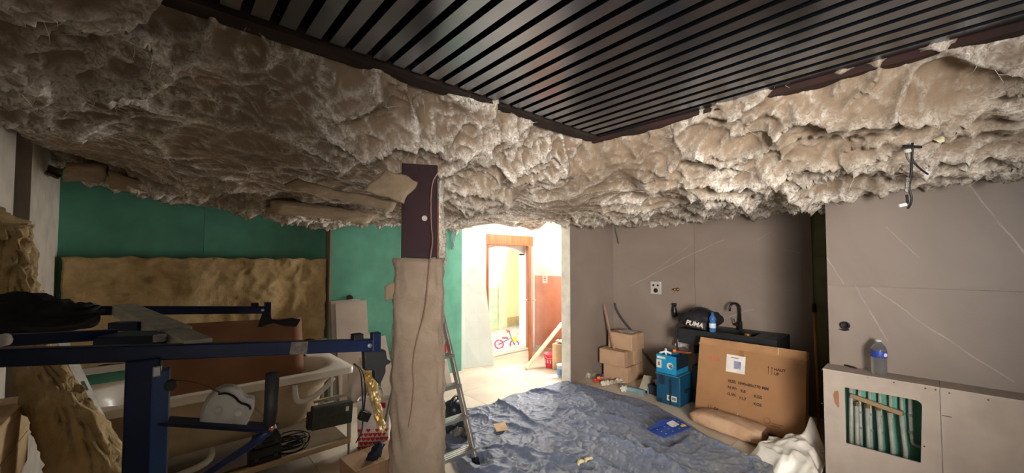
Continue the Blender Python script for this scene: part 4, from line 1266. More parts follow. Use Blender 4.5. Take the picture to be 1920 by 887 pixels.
# blue box lid with white dots
bl = thing('dotted_carton', 'flattened blue carton with pale dots lying on the tarp', 'carton', tuple(onz(1252, 803, 0.05)))
q4 = [onz(1214, 806, 0.085), onz(1246, 822, 0.075), onz(1296, 803, 0.075), onz(1268, 786, 0.105)]
bz = M('dotted_blue', (44, 72, 150), 0.5, c2=(36, 60, 130), scale=5)
slab(q4, 6, 6, 0.012, 0.012, 4, 3).build('panel', bz, bl)
q5 = [onz(1214, 806, 0.1), onz(1236, 800, 0.105), onz(1266, 786, 0.12), onz(1240, 788, 0.125)]
slab(q5, 5, 5, 0.006, 0.01, 4, 6).build('flap', bz, bl)
dotm = M('pale_dot', (176, 196, 236), 0.5)
for i in range(4):
    for j in range(4):
        u, v_ = (i + 0.5) / 4, (j + 0.5) / 4
        p = (q4[0] * (1 - u) * (1 - v_) + q4[1] * u * (1 - v_) + q4[2] * u * v_ + q4[3] * (1 - u) * v_)
        MB().lathe(p + Vector((0, 0, 0.019)), [(0.0, 0), (0.008, 0.0), (0.0, 0.002)], 8).build('dot', dotm, bl)
u_ = (q4[2] - q4[3]); v2 = (q4[0] - q4[3])
pp0 = q4[3] + u_ * 0.12 + v2 * 0.22 + Vector((0, 0, 0.022))
MB().prism([pp0, pp0 + u_ * 0.5, pp0 + u_ * 0.5 + v2 * 0.24, pp0 + v2 * 0.24], (0, 0, 0.003)).build('white_label', M('paper', (214, 208, 196)), bl)
pp0 = q4[3] + u_ * 0.72 + v2 * 0.1 + Vector((0, 0, 0.022))
MB().prism([pp0, pp0 + u_ * 0.14, pp0 + u_ * 0.14 + v2 * 0.14, pp0 + v2 * 0.14], (0, 0, 0.003)).build('yellow_mark', M('yellow_print', (222, 178, 60), 0.6), bl)

# ================================================================== SINK, TAP, BAG
slate = M('black_composite', (34, 36, 37), 0.45, c2=(28, 29, 30), scale=30)
sk = thing('sink', 'black composite sink with drainer mounted on the taupe wall', 'sink', (4.75, 1.54, 0.66))
SX0, SX1, SY0, SY1, SZ0, SZ1 = 4.5, 4.999, 1.05, 2.03, 0.655, 0.82
BX0, BX1, BY0, BY1 = 4.56, 4.86, 1.27, 1.70
outer = [(SX0, SY0), (SX1, SY0), (SX1, SY1), (SX0, SY1)]
inner = rrect(BX0, BX1, BY0, BY1, 0.03, 3)
b = MB()
# top face as a frame, sides, bowl
for lo, hi in (((SX0, SY0, SZ0), (BX0, SY1, SZ1)), ((BX1, SY0, SZ0), (SX1, SY1, SZ1)), ((BX0, SY0, SZ0), (BX1, BY0, SZ1)), ((BX0, BY1, SZ0), (BX1, SY1, SZ1)), ((BX0, BY0, SZ0), (BX1, BY1, SZ0 + 0.02))):
    b.b2(lo, hi)
b.build('basin', slate, sk)
for k in range(9):
    x_ = 4.56 + k * 0.033
    MB().b2((x_, 1.075, SZ1), (x_ + 0.012, 1.245, SZ1 + 0.003)).build('drainer_rib', slate, sk)
MB().lathe((4.71, 1.5, SZ0 + 0.02), [(0, 0), (0.04, 0.0), (0.045, 0.004), (0.02, 0.005), (0, 0.003)], 18).build('drain', steel, sk)
for y_ in (1.12, 1.94):
    MB().b2((4.75, y_ - 0.015, 0.5), (4.999, y_ + 0.015, SZ0)).build('bracket', blackp, sk)
mb_ = M('matt_black', (22, 22, 23), 0.35)
tp = thing('tap', 'tall black swan-neck mixer tap at the back of the sink', 'tap', (4.92, 1.5, SZ1))
MB().lathe((4.92, 1.5, SZ1), [(0.028, 0.0), (0.028, 0.006), (0.022, 0.01), (0.022, 0.085), (0.015, 0.095), (0, 0.096)], 18).build('body', mb_, tp, True)
tb = Vector((4.92, 1.5, SZ1))
pts = [tb + Vector((0, 0, 0.06)), tb + Vector((0, 0, 0.24))]
dirv = Vector((-0.75, 0.66, 0))
for k in range(1, 11):
    a = math.pi * k / 10
    pts.append(tb + Vector((0, 0, 0.24)) + dirv * (0.06 * (1 - math.cos(a))) + Vector((0, 0, 0.06 * math.sin(a))))
pts.append(pts[-1] - Vector((0, 0, 0.03)))
MB().tube(pts, 0.012, 12).build('spout', mb_, tp, True)
MB().cyl(tb + Vector((0, 0.02, 0.05)), tb + Vector((-0.01, 0.055, 0.05)), 0.014).build('valve', mb_, tp, True)
MB().tube([tb + Vector((-0.01, 0.05, 0.055)), tb + Vector((-0.02, 0.06, 0.12))], 0.005, 8).build('lever', mb_, tp, True)
vw = thing('waste_fitting', 'small chrome and brass waste fitting lying at the sink bowl edge', 'fitting', (4.6, 1.34, 0.675))
MB().lathe((4.6, 1.335, 0.675), [(0.0, 0.0), (0.028, 0.0), (0.028, 0.1), (0.022, 0.105), (0.022, 0.14), (0, 0.14)], 16).build('body', steel, vw, True)
MB().lathe((4.6, 1.335, 0.815), [(0.0, 0.0), (0.03, 0.0), (0.03, 0.02), (0, 0.022)], 12).build('nut', M('brass', (196, 160, 84), 0.3, 0.9), vw, True)

bk = thing('sports_bag', 'black sports bag with white lettering slumped on the sink', 'bag', (4.68, 1.86, SZ1))
bcl = M('bag_black', (30, 28, 32), 0.7, c2=(22, 20, 24), scale=14, bmp=0.3, bscale=40)
bp = [(4.72, 2.10, 0.90), (4.7, 2.04, 0.90), (4.69, 1.95, 0.915), (4.70, 1.84, 0.93), (4.72, 1.74, 0.92), (4.73, 1.68, 0.90), (4.73, 1.655, 0.88)]
pp, ss = dense(bp, [(0.02, 0.02), (0.10, 0.06), (0.13, 0.09), (0.14, 0.115), (0.14, 0.10), (0.12, 0.075), (0.03, 0.02)], 6)
bo = loft(pp, ss, 26, 0.05, 7, 12.0, (1, 0, 0), 2.6)
for v in bo.v: v.z = max(v.z, SZ1 + 0.002)
bo.build('body', bcl, bk, True)
MB().tube([(4.62, 1.92, 1.0), (4.6, 1.88, 1.06), (4.62, 1.76, 1.065), (4.66, 1.68, 1.0), (4.68, 1.66, 0.9)], 0.012, 8, 2).build('strap', bcl, bk, True)
MB().tube([(4.60, 2.0, 0.92), (4.52, 2.04, 0.86), (4.49, 2.045, 0.82), (4.487, 2.045, 0.7), (4.49, 2.04, 0.58), (4.51, 2.0, 0.5)], 0.010, 8, 2).build('strap', bcl, bk, True)
pk = slab([(4.545, 1.97, 0.845), (4.525, 1.74, 0.832), (4.555, 1.74, 0.91), (4.575, 1.96, 0.95)], 6, 5, -0.04, 0.006, 5, 2).build('front_pocket', M('bag_pocket', (50, 40, 46), 0.7), bk, True)
text('PUMA', 0.075, (4.526, 1.955, 0.872), (-0.08, -1, -0.10), (0.28, -0.25, 1), M('bag_print', (226, 220, 206), 0.6), bk, 'lettering', 0.002)

bt = thing('water_bottle', 'blue ribbed plastic water bottle standing next to the sports bag', 'bottle', (4.56, 1.635, SZ1))
blu = M('blue_bottle', (92, 150, 214), 0.15, trans=0.55, ior=1.3)
MB().lathe((4.535, 1.66, SZ1), [(0, 0), (0.03, 0.0), (0.034, 0.01), (0.032, 0.03), (0.034, 0.05), (0.034, 0.1), (0.03, 0.115), (0.034, 0.13), (0.033, 0.155), (0.018, 0.185), (0.013, 0.19), (0.013, 0.2), (0, 0.2)], 18).build('body', blu, bt, True)
MB().lathe((4.535, 1.66, SZ1 + 0.2), [(0, 0), (0.015, 0), (0.015, 0.016), (0, 0.017)], 14).build('cap', M('blue_cap', (40, 86, 170), 0.4), bt, True)
MB().lathe((4.535, 1.66, SZ1 + 0.045), [(0.0345, 0), (0.0350, 0.001), (0.0350, 0.05), (0.0345, 0.051)], 18).build('label', M('bottle_label', (202, 216, 236), 0.5), bt, True)

# fixtures on the niche wall
cp_ = thing('mixer_plate', 'square chrome plate with two holes fixed on the taupe niche wall', 'wall fixture', (4.99, 2.55, 1.15))
MB().b2((4.992, 2.475, 1.155), (5.0, 2.625, 1.325)).build('plate', M('chrome', (232, 230, 224), 0.3, 0.55), cp_, bevel=0.003)
for s_ in (-1, 1):
    MB().lathe((4.992, 2.55 + 0.032 * s_, 1.275), [(0, 0), (0.014, 0), (0.014, 0.006), (0.009, 0.007), (0, 0.004)], 14, (-1, 0, 0)).build('knob', M('dark_bore', (40, 38, 36), 0.4), cp_)
MB().lathe((4.992, 2.55, 1.205), [(0, 0), (0.03, 0), (0.03, 0.008), (0.022, 0.01), (0, 0.006)], 20, (-1, 0, 0)).build('mixer_body', M('bronze_dark', (78, 60, 46), 0.3, 0.8), cp_)
o = thing('brass_outlet', 'small brass pipe stub sticking out of the niche wall', 'pipe', (4.97, 2.25, 1.235))
MB().lathe((5.0, 2.25, 1.235), [(0, 0), (0.022, 0), (0.022, 0.01), (0.013, 0.012), (0.013, 0.05), (0.009, 0.052), (0.009, 0.08), (0, 0.08)], 14, (-1, 0.25, 0)).build('stub', M('old_brass', (150, 104, 60), 0.35, 0.8), o, True)
MB().lathe((4.965, 2.26, 1.235), [(0.013, 0), (0.018, 0.002), (0.018, 0.018), (0.013, 0.02)], 6, (-1, 0.25, 0)).build('nut', M('old_brass', (150, 104, 60)), o)
o = thing('shower_holder', 'black shower holder on the wall above the blue tool boxes', 'wall fixture', (4.97, 2.28, 0.87))
MB().lathe((4.955, 2.28, 0.905), [(0, -0.03), (0.02, -0.03), (0.032, -0.01), (0.033, 0.06), (0.022, 0.1), (0.02, 0.13), (0, 0.13)], 16).build('body', mb_, o, True)
MB().lathe((4.955, 2.28, 1.025), [(0, 0), (0.027, 0), (0.03, 0.012), (0.026, 0.03), (0, 0.03)], 14).build('collar', mb_, o, True)
MB().cyl((4.955, 2.28, 0.95), (5.0, 2.28, 0.95), 0.016).build('arm', mb_, o, True)
o = MB().tube([(4.985, 3.17, 2.11), (4.975, 3.15, 2.02), (4.96, 3.11, 1.93), (4.95, 3.09, 1.86)], 0.007, 6, 1).build('stub_cable', M('cable_grey', (92, 86, 84), 0.5), None, True)
tag(o, 'short grey cable end dangling in the niche corner under the wool', 'cable')
o = MB().tube([(4.99, 3.19, 0.98), (4.97, 3.16, 0.9), (4.97, 3.05, 0.75), (4.98, 2.9, 0.6), (4.98, 2.75, 0.35), (4.98, 2.62, 0.2), (4.97, 2.45, 0.12), (4.96, 2.35, 0.08)], 0.014, 8, 2).build('black_hose', M('hose_dark', (62, 58, 56), 0.5), None, True)
tag(o, 'dark corrugated hose curving down behind the stacked cartons', 'hose')

# ================================================================== CARTONS, CASES, DEBRIS IN THE NICHE
cg = 'stack of small cartons in the niche corner'
carton('carton', (4.55, 2.73, 0), (4.77, 3.10, 0.2), kraft2, 'bottom front carton of the stack in the niche corner', 'box', cg)
carton('carton', (4.775, 2.74, 0), (4.97, 3.11, 0.2), kraft2, 'bottom rear carton of the stack against the niche wall', 'box', cg)
carton('carton', (4.50, 2.75, 0.206), (4.73, 3.13, 0.405), kraft2, 'middle front carton jutting out of the corner stack', 'box', cg, rot=0.03)
carton('carton', (4.745, 2.74, 0.206), (4.955, 3.11, 0.405), kraft2, 'middle rear carton of the stack against the niche wall', 'box', cg)
carton('carton', (4.63, 2.70, 0.411), (4.93, 3.07, 0.625), kraft2, 'top carton of the stack in the niche corner', 'box', cg, rot=-0.03)
o = slab([(4.68, 2.78, 0.633), (4.86, 2.76, 0.633), (4.86, 2.94, 0.64), (4.70, 2.95, 0.64)], 7, 7, 0.006, 0.02, 9, 2).build('plastic_sheet', M('crinkled_film', (176, 172, 166), 0.25, bmp=0.4, bscale=30), None)
tag(o, 'crinkled clear film lying on the topmost carton', 'plastic film')
o = MB().bar((4.56, 2.945, 0.413), (4.70, 3.19, 0.985), 0.035, 0.02, (1, -0.5, 0)).build('timber_stick', M('pinkish_wood', (158, 122, 108), 0.7), None, bevel=0.002)
tag(o, 'reddish timber stick standing on the cartons in the corner', 'stick')

teal = M('teal_case', (20, 72, 102), 0.45, c2=(16, 62, 90), scale=5)
dteal = M('dark_case', (28, 40, 48), 0.5)
cs = thing('tool_case', 'tall teal tool case with white sticker standing on the niche floor', 'case', (4.39, 2.02, 0))
MB().b2((4.21, 1.885, 0.005), (4.56, 2.16, 0.33)).build('body', teal, cs, bevel=0.012)
MB().b2((4.203, 1.985, 0.02), (4.211, 2.005, 0.3)).build('seam', dteal, cs)
MB().b2((4.198, 2.06, 0.22), (4.212, 2.12, 0.325)).build('latch', dteal, cs, bevel=0.004)
MB().b2((4.198, 2.09, 0.02), (4.212, 2.13, 0.06)).build('latch', dteal, cs, bevel=0.004)
MB().b2((4.204, 1.90, 0.325), (4.565, 2.17, 0.338)).build('lid_rim', M('case_rim', (60, 116, 136), 0.4), cs, bevel=0.003)
MB().b2((4.2075, 1.925, 0.055), (4.2095, 2.035, 0.115)).build('sticker', M('paper', (214, 208, 196)), cs)
for k in range(2):
    MB().b2((4.2065, 1.935 + 0.05 * k, 0.07), (4.2078, 1.975 + 0.045 * k, 0.10)).build('sticker_print', M('print_grey', (120, 118, 116)), cs)
MB().b2((4.3, 1.877, 0.14), (4.45, 1.886, 0.18)).build('handle', dteal, cs, bevel=0.003)

ub = thing('tool_carton', 'bright blue printed carton full of bits on the teal case', 'box', (4.37, 2.03, 0.34))
cyan = M('cyan_print', (28, 132, 176), 0.5, c2=(22, 116, 160), scale=4)
b = MB()
for lo, hi in (((4.22, 1.93, 0.342), (4.224, 2.16, 0.545)), ((4.516, 1.93, 0.342), (4.52, 2.16, 0.545)), ((4.224, 1.93, 0.342), (4.516, 1.934, 0.545)), ((4.224, 2.156, 0.342), (4.516, 2.16, 0.545)), ((4.224, 1.934, 0.342), (4.516, 2.156, 0.36))):
    b.b2(lo, hi)
b.build('walls', cyan, ub)
MB().b2((4.2175, 2.10, 0.395), (4.2199, 2.158, 0.485)).build('white_panel', M('paper', (214, 208, 196)), ub)
MB().b2((4.2165, 2.115, 0.42), (4.2176, 2.14, 0.46)).build('panel_print', M('print_grey', (120, 118, 116)), ub)
MB().lathe((4.2185, 2.0, 0.435), [(0, 0), (0.036, 0), (0.036, 0.0015), (0, 0.002)], 20, (-1, 0, 0)).build('picture_disc', M('paper', (214, 208, 196)), ub)
MB().lathe((4.2168, 1.99, 0.43), [(0.012, 0), (0.026, 0), (0.026, 0.002), (0.012, 0.002)], 16, (-1, 0, 0)).build('picture_machine', M('picture_dark', (40, 44, 48), 0.6, c2=(200, 200, 198), scale=60), ub)
MB().b2((4.2165, 2.05, 0.50), (4.2176, 2.15, 0.525)).build('title_print', M('paper', (214, 208, 196)), ub)
MB().b2((4.224, 1.926, 0.40), (4.516, 1.9301, 0.545)).build('dark_side', dteal, ub)
# bits on top of the carton
for k, (dx, dy, c_, nm, lb) in enumerate(((0.03, 0.03, (230, 228, 224), 'white_fitting', 'white plastic fitting poking out of the blue carton'),
                                          (0.10, -0.02, (226, 120, 60), 'orange_cap', 'orange cap on top of the tool bits in the blue carton'),
                                          (0.15, -0.06, (120, 60, 36), 'brown_tool', 'brown tool lying across the blue carton'))):
    p = Vector((4.30 + dx, 2.05 + dy, 0.545))
    if nm == 'white_fitting':
        o = MB().tube([p + Vector((-0.05, 0.07, 0.0)), p + Vector((0.0, 0.02, 0.02)), p + Vector((0.01, -0.04, 0.0))], 0.012, 8).tube([p + Vector((0.0, 0.02, -0.05)), p + Vector((0, 0.02, 0.05))], 0.012, 8).build(nm, M(nm + '_m', c_, 0.5), None, True)
    elif nm == 'orange_cap':
        o = MB().lathe(p + Vector((0, 0, 0.01)), [(0, 0), (0.022, 0), (0.02, 0.03), (0, 0.035)], 12).build(nm, M(nm + '_m', c_, 0.5), None, True)
    else:
        o = MB().tube([p + Vector((-0.04, 0.09, 0.0)), p + Vector((0.0, 0.02, 0.015)), p + Vector((0.02, -0.08, 0.01)), p + Vector((0.03, -0.12, 0.02))], [0.012, 0.018, 0.016, 0.008], 10, 1).build(nm, M(nm + '_m', c_, 0.5), None, True)
    tag(o, lb, 'fitting')
for (lo, hi, lb) in (((4.52, 1.74, 0.0), (4.82, 1.885, 0.16), 'lower dark grey case between teal case and large carton'), ((4.50, 1.73, 0.163), (4.83, 1.88, 0.42), 'upper dark grey case between teal case and large carton')):
    t = thing('grey_case', lb, 'case', (0.5 * (lo[0] + hi[0]), 0.5 * (lo[1] + hi[1]), lo[2]), 'dark cases behind the large carton')
    MB().b2(lo, hi).build('body', M('grey_case_m', (56, 62, 66), 0.5), t, bevel=0.01)
    MB().b2((lo[0] - 0.003, lo[1], hi[2] - 0.03), (hi[0], hi[1] - 0.002, hi[2] - 0.024)).build('seam', M('seam_dark', (12, 12, 12)), t)
# clear bag between wall and sink
o = slab([(4.84, 2.05, 0.50), (4.80, 2.22, 0.56), (4.90, 2.14, 0.75), (4.93, 2.05, 0.76)], 22, 22, 0.01, 0.10, 9, 5, 0.03).build('clear_bag', M('clear_film', (222, 218, 212), 0.2, c2=(188, 184, 178), scale=18, alpha=0.75), None)
tag(o, 'crumpled clear plastic bag hanging left of the sink', 'plastic bag')

# grey channel pieces, blue tray and rubble on the floor
blugrey = M('blue_grey_metal', (122, 144, 150), 0.5, c2=(104, 126, 134), scale=8)
p = onz(1185, 726, 0.03)
o = thing('metal_channel', 'blue-grey metal channel lying flat before the carton stack', 'metal channel', (4.30, 2.47, 0))
MB().box((4.28, 2.50, 0.035), (0.05, 0.30, 0.07), Matrix.Rotation(0.05, 3, 'Z')).build('body', blugrey, o, bevel=0.004)
MB().box((4.253, 2.50, 0.045), (0.004, 0.12, 0.03), Matrix.Rotation(0.05, 3, 'Z')).build('panel', M('pale_grey_panel', (150, 166, 168), 0.5), o)
o = thing('tray_channel', 'cream-edged channel leaning over the dark tray by the teal case', 'metal channel', (4.52, 2.4, 0))
MB().bar((4.36, 2.40, 0.05), (4.62, 2.48, 0.14), 0.10, 0.02).build('top_face', M('cream_metal', (196, 190, 170), 0.5), o, bevel=0.002)
MB().bar((4.36, 2.345, 0.03), (4.62, 2.425, 0.12), 0.012, 0.06).build('side_face', blugrey, o, bevel=0.002)
tr = thing('tray', 'dark tray with blue tools lying beside the teal case', 'tray', (4.52, 2.28, 0))
b = MB()
for lo, hi in (((4.40, 2.19, 0.002), (4.70, 2.36, 0.012)), ((4.40, 2.19, 0.012), (4.408, 2.36, 0.11)), ((4.692, 2.19, 0.012), (4.70, 2.36, 0.11)), ((4.408, 2.19, 0.012), (4.692, 2.198, 0.11)), ((4.408, 2.352, 0.012), (4.692, 2.36, 0.11))):
    b.b2(lo, hi)
b.build('body', M('tray_dark', (44, 46, 62), 0.5), tr)
o = MB().tube([(4.43, 2.22, 0.08), (4.5, 2.25, 0.09), (4.56, 2.28, 0.1)], [0.022, 0.028, 0.02], 12, 1).build('blue_grinder', M('tool_blue', (52, 70, 168), 0.4), None, True)
tag(o, 'blue tool body resting in the dark tray', 'tool')
o = MB().lathe((4.56, 2.31, 0.105), [(0.02, 0), (0.04, 0), (0.04, 0.02), (0.02, 0.02)], 18, (-1, 0.2, 0.6)).build('white_ring', M('white_plastic', (226, 222, 214)), None, True)
tag(o, 'white plastic ring leaning in the dark tray', 'ring')
rub = [((1125, 712), (236, 140, 100), 'orange paper scrap on the floor left of the carton stack', 0.035),
       ((1118, 716), (206, 60, 50), 'red wrapper scrap at the edge of the tarp', 0.035),
       ((1098, 708), (196, 186, 176), 'pale grey crumpled scrap nearest the partition wall', 0.05),
       ((1108, 706), (150, 138, 124), 'brownish crumpled scrap beside the partition wall', 0.045),
       ((1126, 707), (62, 66, 92), 'dark blue crumpled scrap under the carton stack edge', 0.03),
       ((1135, 722), (214, 206, 190), 'cream crumpled paper among the floor rubble', 0.05),
       ((1150, 719), (186, 168, 140), 'tan crumpled scrap left of the metal channel', 0.04),
       ((1172, 733), (222, 214, 200), 'white crumpled wrapper before the metal channel', 0.05),
       ((1196, 735), (30, 28, 28), 'small black plug lying on the floor tiles', 0.018),
       ((1213, 736), (34, 32, 32), 'second small black plug nearer the teal case', 0.018),
       ((1160, 716), (200, 196, 188), 'pale crumpled paper behind the metal channel', 0.04)]
for k, ((px_, py_), c_, lb, r_) in enumerate(rub):
    p = onz(px_, py_, 0.01)
    o = loft(*dense([p + Vector((-r_, r_ * 0.6, r_ * 0.35)), p + Vector((0, 0, r_ * 0.55)), p + Vector((r_, -r_ * 0.8, r_ * 0.35))], [(0.3 * r_, 0.2 * r_), (0.9 * r_, 0.5 * r_), (0.3 * r_, 0.2 * r_)], 5), 12, r_ * 0.9, 25, k * 2.1)
    for v in o.v: v.z = max(v.z, 0.001)
    o = o.build('scrap', M('scrap_%d' % k, c_, 0.8, bmp=0.3, bscale=60), None)
    tag(o, lb, 'scrap', 'scraps on the niche floor')
for k in range(4):
    p = onz(1140 + 12 * k, 715 + 4 * (k % 2), 0.01)
    o = MB().bar(p + Vector((-0.05, 0.06 * (k % 2), 0.008)), p + Vector((0.07, -0.08 + 0.03 * k, 0.008)), 0.014, 0.008).build('wood_splinter', rawwood, None)
    tag(o, 'thin wood splinter lying in the rubble by the cartons', 'splinter', 'wood splinters on the niche floor')

# ================================================================== LARGE CARTON LEANING ON THE SINK
lc = thing('large_carton', 'big flat brown carton with printed text leaning on the sink front', 'box', (4.22, 1.25, 0))
y0_, y1_ = 0.78, 1.71
tl_ = math.atan2(0.17, 0.775)
nz = Vector((-math.cos(tl_), 0, math.sin(tl_)))          # outward normal of the front face
uy = Vector((0, -1, 0)); uz = Vector((math.sin(tl_), 0, math.cos(tl_)))
o0 = Vector((4.145, y1_, 0.028))
Hc, Wc = 0.78, y1_ - y0_


def cpt(u, v, d=0.0):
    """u to the right, v up on the carton front (metres)"""
    return o0 + uy * u + uz * v + nz * d


MB().prism([cpt(0, 0), cpt(Wc, 0), cpt(Wc, Hc - 0.07), cpt(0, Hc - 0.07)], nz * -0.115).build('body', kraft, lc, bevel=0.004)
MB().prism([cpt(0, Hc - 0.068, 0.0), cpt(Wc, Hc - 0.068, 0.0), cpt(Wc - 0.004, Hc, -0.006), cpt(0.004, Hc, -0.006)], nz * -0.1).build('lid', M('cardboard_lid', (172, 128, 88), 0.85), lc, bevel=0.004)
MB().prism([cpt(-0.006, Hc - 0.075, 0.006), cpt(Wc + 0.004, Hc - 0.082, 0.006), cpt(Wc + 0.004, Hc - 0.068, 0.004), cpt(-0.006, Hc - 0.062, 0.004)], nz * -0.006).build('flap_edge', M('cardboard_lid', (188, 142, 98)), lc)
for u in (0.385, 0.83):
    MB().prism([cpt(u, Hc - 0.14, 0.001), cpt(u + 0.045, Hc - 0.14, 0.001), cpt(u + 0.045, Hc - 0.07, 0.001), cpt(u, Hc - 0.07, 0.001)], nz * 0.001).build('tape', M('brown_tape', (150, 104, 66), 0.4), lc)
MB().prism([cpt(0.71, Hc - 0.07, 0.001), cpt(0.716, Hc - 0.07, 0.001), cpt(0.716, Hc - 0.003, -0.004), cpt(0.71, Hc - 0.003, -0.004)], nz * 0.002).build('string', M('pale_string', (222, 200, 162), 0.7), lc)
papr = M('paper', (214, 208, 196))
MB().prism([cpt(0.275, 0.475, 0.001), cpt(0.445, 0.475, 0.001), cpt(0.445, 0.645, 0.001), cpt(0.275, 0.645, 0.001)], nz * 0.001).build('label', M('label_paper', (232, 226, 216), 0.7), lc)
MB().prism([cpt(0.345, 0.515, 0.002), cpt(0.408, 0.515, 0.002), cpt(0.408, 0.588, 0.002), cpt(0.345, 0.588, 0.002)], nz * 0.001).build('label_picture', M('label_pic', (122, 128, 160), 0.7, c2=(176, 176, 184), scale=18), lc)
MB().prism([cpt(0.315, 0.615, 0.002), cpt(0.385, 0.615, 0.002), cpt(0.385, 0.622, 0.002), cpt(0.315, 0.622, 0.002)], nz * 0.001).build('label_heading', M('print_grey', (120, 118, 116)), lc)
ink = M('print_ink', (66, 46, 34), 0.8)
redink = M('red_ink', (184, 104, 80), 0.8)
dn = nz * 0.0012
for body, sz, u, v in (('SIZE: 1840x80x770 MM', 0.036, 0.30, 0.375), ('N.W:', 0.036, 0.30, 0.315), ('9.8', 0.036, 0.415, 0.305), ('KGS', 0.036, 0.53, 0.285),
                       ('G.W:', 0.036, 0.30, 0.252), ('11.7', 0.036, 0.405, 0.238), ('KGS', 0.036, 0.53, 0.215), ('HAUT', 0.034, 0.685, 0.565), ('UP', 0.034, 0.685, 0.525),
                       ('Bas', 0.03, 0.185, 0.085), ('Down', 0.03, 0.185, 0.05)):
    text(body, sz, cpt(u, v) + dn, uy, uz, ink, lc, 'lettering', 0.0012)
text('STDL', 0.05, cpt(0.105, 0.56) + dn, uy, uz, redink, lc, 'red_stamp', 0.0015)
for u, v, up in ((0.64, 0.52, 1), (0.668, 0.52, 1), (0.13, 0.045, -1), (0.155, 0.045, -1)):
    h_ = 0.075
    MB().prism([cpt(u - 0.002, v, 0.0005), cpt(u + 0.002, v, 0.0005), cpt(u + 0.002, v + h_, 0.0005), cpt(u - 0.002, v + h_, 0.0005)], nz * 0.001).build('arrow_shaft', ink, lc)
    e = v + h_ if up > 0 else v
    MB().prism([cpt(u - 0.007, e - 0.016 * up, 0.0006), cpt(u + 0.007, e - 0.016 * up, 0.0006), cpt(u, e + 0.004 * up, 0.0006)], nz * 0.001).build('arrow_head', ink, lc)
ringp = []
for k in range(24):
    a = 2 * math.pi * k / 24
    ringp.append(cpt(0.645 + 0.024 * math.cos(a), 0.105 + 0.024 * math.sin(a), 0.001))
MB().tube(ringp + [ringp[0]], 0.0025, 4).build('round_mark', M('faint_ink', (126, 84, 56), 0.8), lc)
for k in range(2):
    MB().prism([cpt(0.675, 0.09 - 0.02 * k, 0.0005), cpt(0.77 - 0.02 * k, 0.09 - 0.02 * k, 0.0005), cpt(0.77 - 0.02 * k, 0.096 - 0.02 * k, 0.0005), cpt(0.675, 0.096 - 0.02 * k, 0.0005)], nz * 0.001).build('mark_line', M('faint_ink', (126, 84, 56)), lc)
MB().tube([cpt(0.405, 0.10, 0.001), cpt(0.395, 0.085, 0.001), cpt(0.40, 0.07, 0.001), cpt(0.42, 0.065, 0.001)], 0.003, 4, 1).build('scuff', papr, lc)

# second flat carton hidden behind, dark strip seen at its right edge
o = MB().prism([(4.36, 0.80, 0.0), (4.40, 0.80, 0.0), (4.485, 0.80, 0.62), (4.445, 0.80, 0.62)], (0, 0.5, 0)).build('dark_panel', M('dark_panel_m', (38, 36, 34), 0.6), None)
tag(o, 'dark panel standing behind the big brown carton', 'panel')

# paper sack in front
bgp = [(4.0, 1.66, 0.055), (3.99, 1.60, 0.075), (3.97, 1.45, 0.08), (3.95, 1.25, 0.08), (3.94, 1.08, 0.075), (3.94, 1.03, 0.075)]
pp, ss = dense(bgp, [(0.06, 0.03), (0.11, 0.055), (0.13, 0.07), (0.13, 0.075), (0.125, 0.07), (0.11, 0.06)], 6)
sb_ = loft(pp, ss, 28, 0.02, 6, 4.0, (1, 0, 0), 3.4)
for v in sb_.v: v.z = max(v.z, 0.003)
sb = thing('paper_sack', 'dusty brown paper sack lying along the base of the large carton', 'sack', (3.97, 1.35, 0))
sb_.build('body', M('sack_paper', (204, 168, 136), 0.85, c2=(184, 146, 114), scale=6, bmp=0.3, bscale=20), sb, True)
MB().b2((3.85, 1.022, 0.03), (4.03, 1.03, 0.12)).build('end_flap', M('sack_end', (150, 110, 82), 0.85, c2=(110, 84, 66), scale=18), sb, bevel=0.003)

# white sheet of plastic at the foot of the partition box
n_ = 60
q4 = [Vector((3.98, 0.98, 0)), Vector((3.55, 1.02, 0)), Vector((3.36, 0.58, 0)), Vector((3.95, 0.56, 0))]
Pw = bil(q4, n_, n_)
U, V = np.meshgrid(np.linspace(0, 1, n_), np.linspace(0, 1, n_), indexing='ij')
ax, ay = Pw[..., 0], Pw[..., 1]
h = 0.05 + 0.10 * np.exp(-((ax - 3.72) ** 2 + (ay - 0.72) ** 2) / 0.02) + 0.18 * np.exp(-((ax - 3.86) ** 2 + (ay - 0.70) ** 2) / 0.003) + 0.07 * np.clip(1 - 1.6 * np.abs(pn(ax * 3.4 + 2, ay * 4)), 0, 1) + 0.025 * np.clip(1 - 2 * np.abs(pn(ax * 9, ay * 10)), 0, 1)
h *= np.clip(np.minimum(np.minimum(U, 1 - U), np.minimum(V, 1 - V)) / 0.15, 0.05, 1)
Pw[..., 2] = h + 0.012
Pw[..., 0] += 0.05 * pn(ay * 9, ax * 3); Pw[..., 1] += 0.05 * pn(ax * 9 + 4, ay * 3)
Pw[..., 0] = np.where(Pw[..., 1] < 0.58, np.minimum(Pw[..., 0], 3.5), Pw[..., 0])
Pw[..., 1] = np.maximum(Pw[..., 1], 0.572)
o = MB().grid(Pw).build('plastic_wrap', M('milky_film', (236, 230, 218), 0.35, c2=(222, 214, 200), scale=6, bmp=0.3, bscale=25), None, True)
tag(o, 'crumpled white plastic wrapping on the floor by the boxed-in pipes', 'plastic wrap')
o = slab([onz(1455, 864, 0.04), onz(1470, 872, 0.04), onz(1510, 878, 0.05), onz(1490, 868, 0.06)], 5, 5, 0.006, 0.01, 5, 2).build('blue_scrap', bz, None)
tag(o, 'small blue card scrap under the white plastic wrapping', 'scrap')
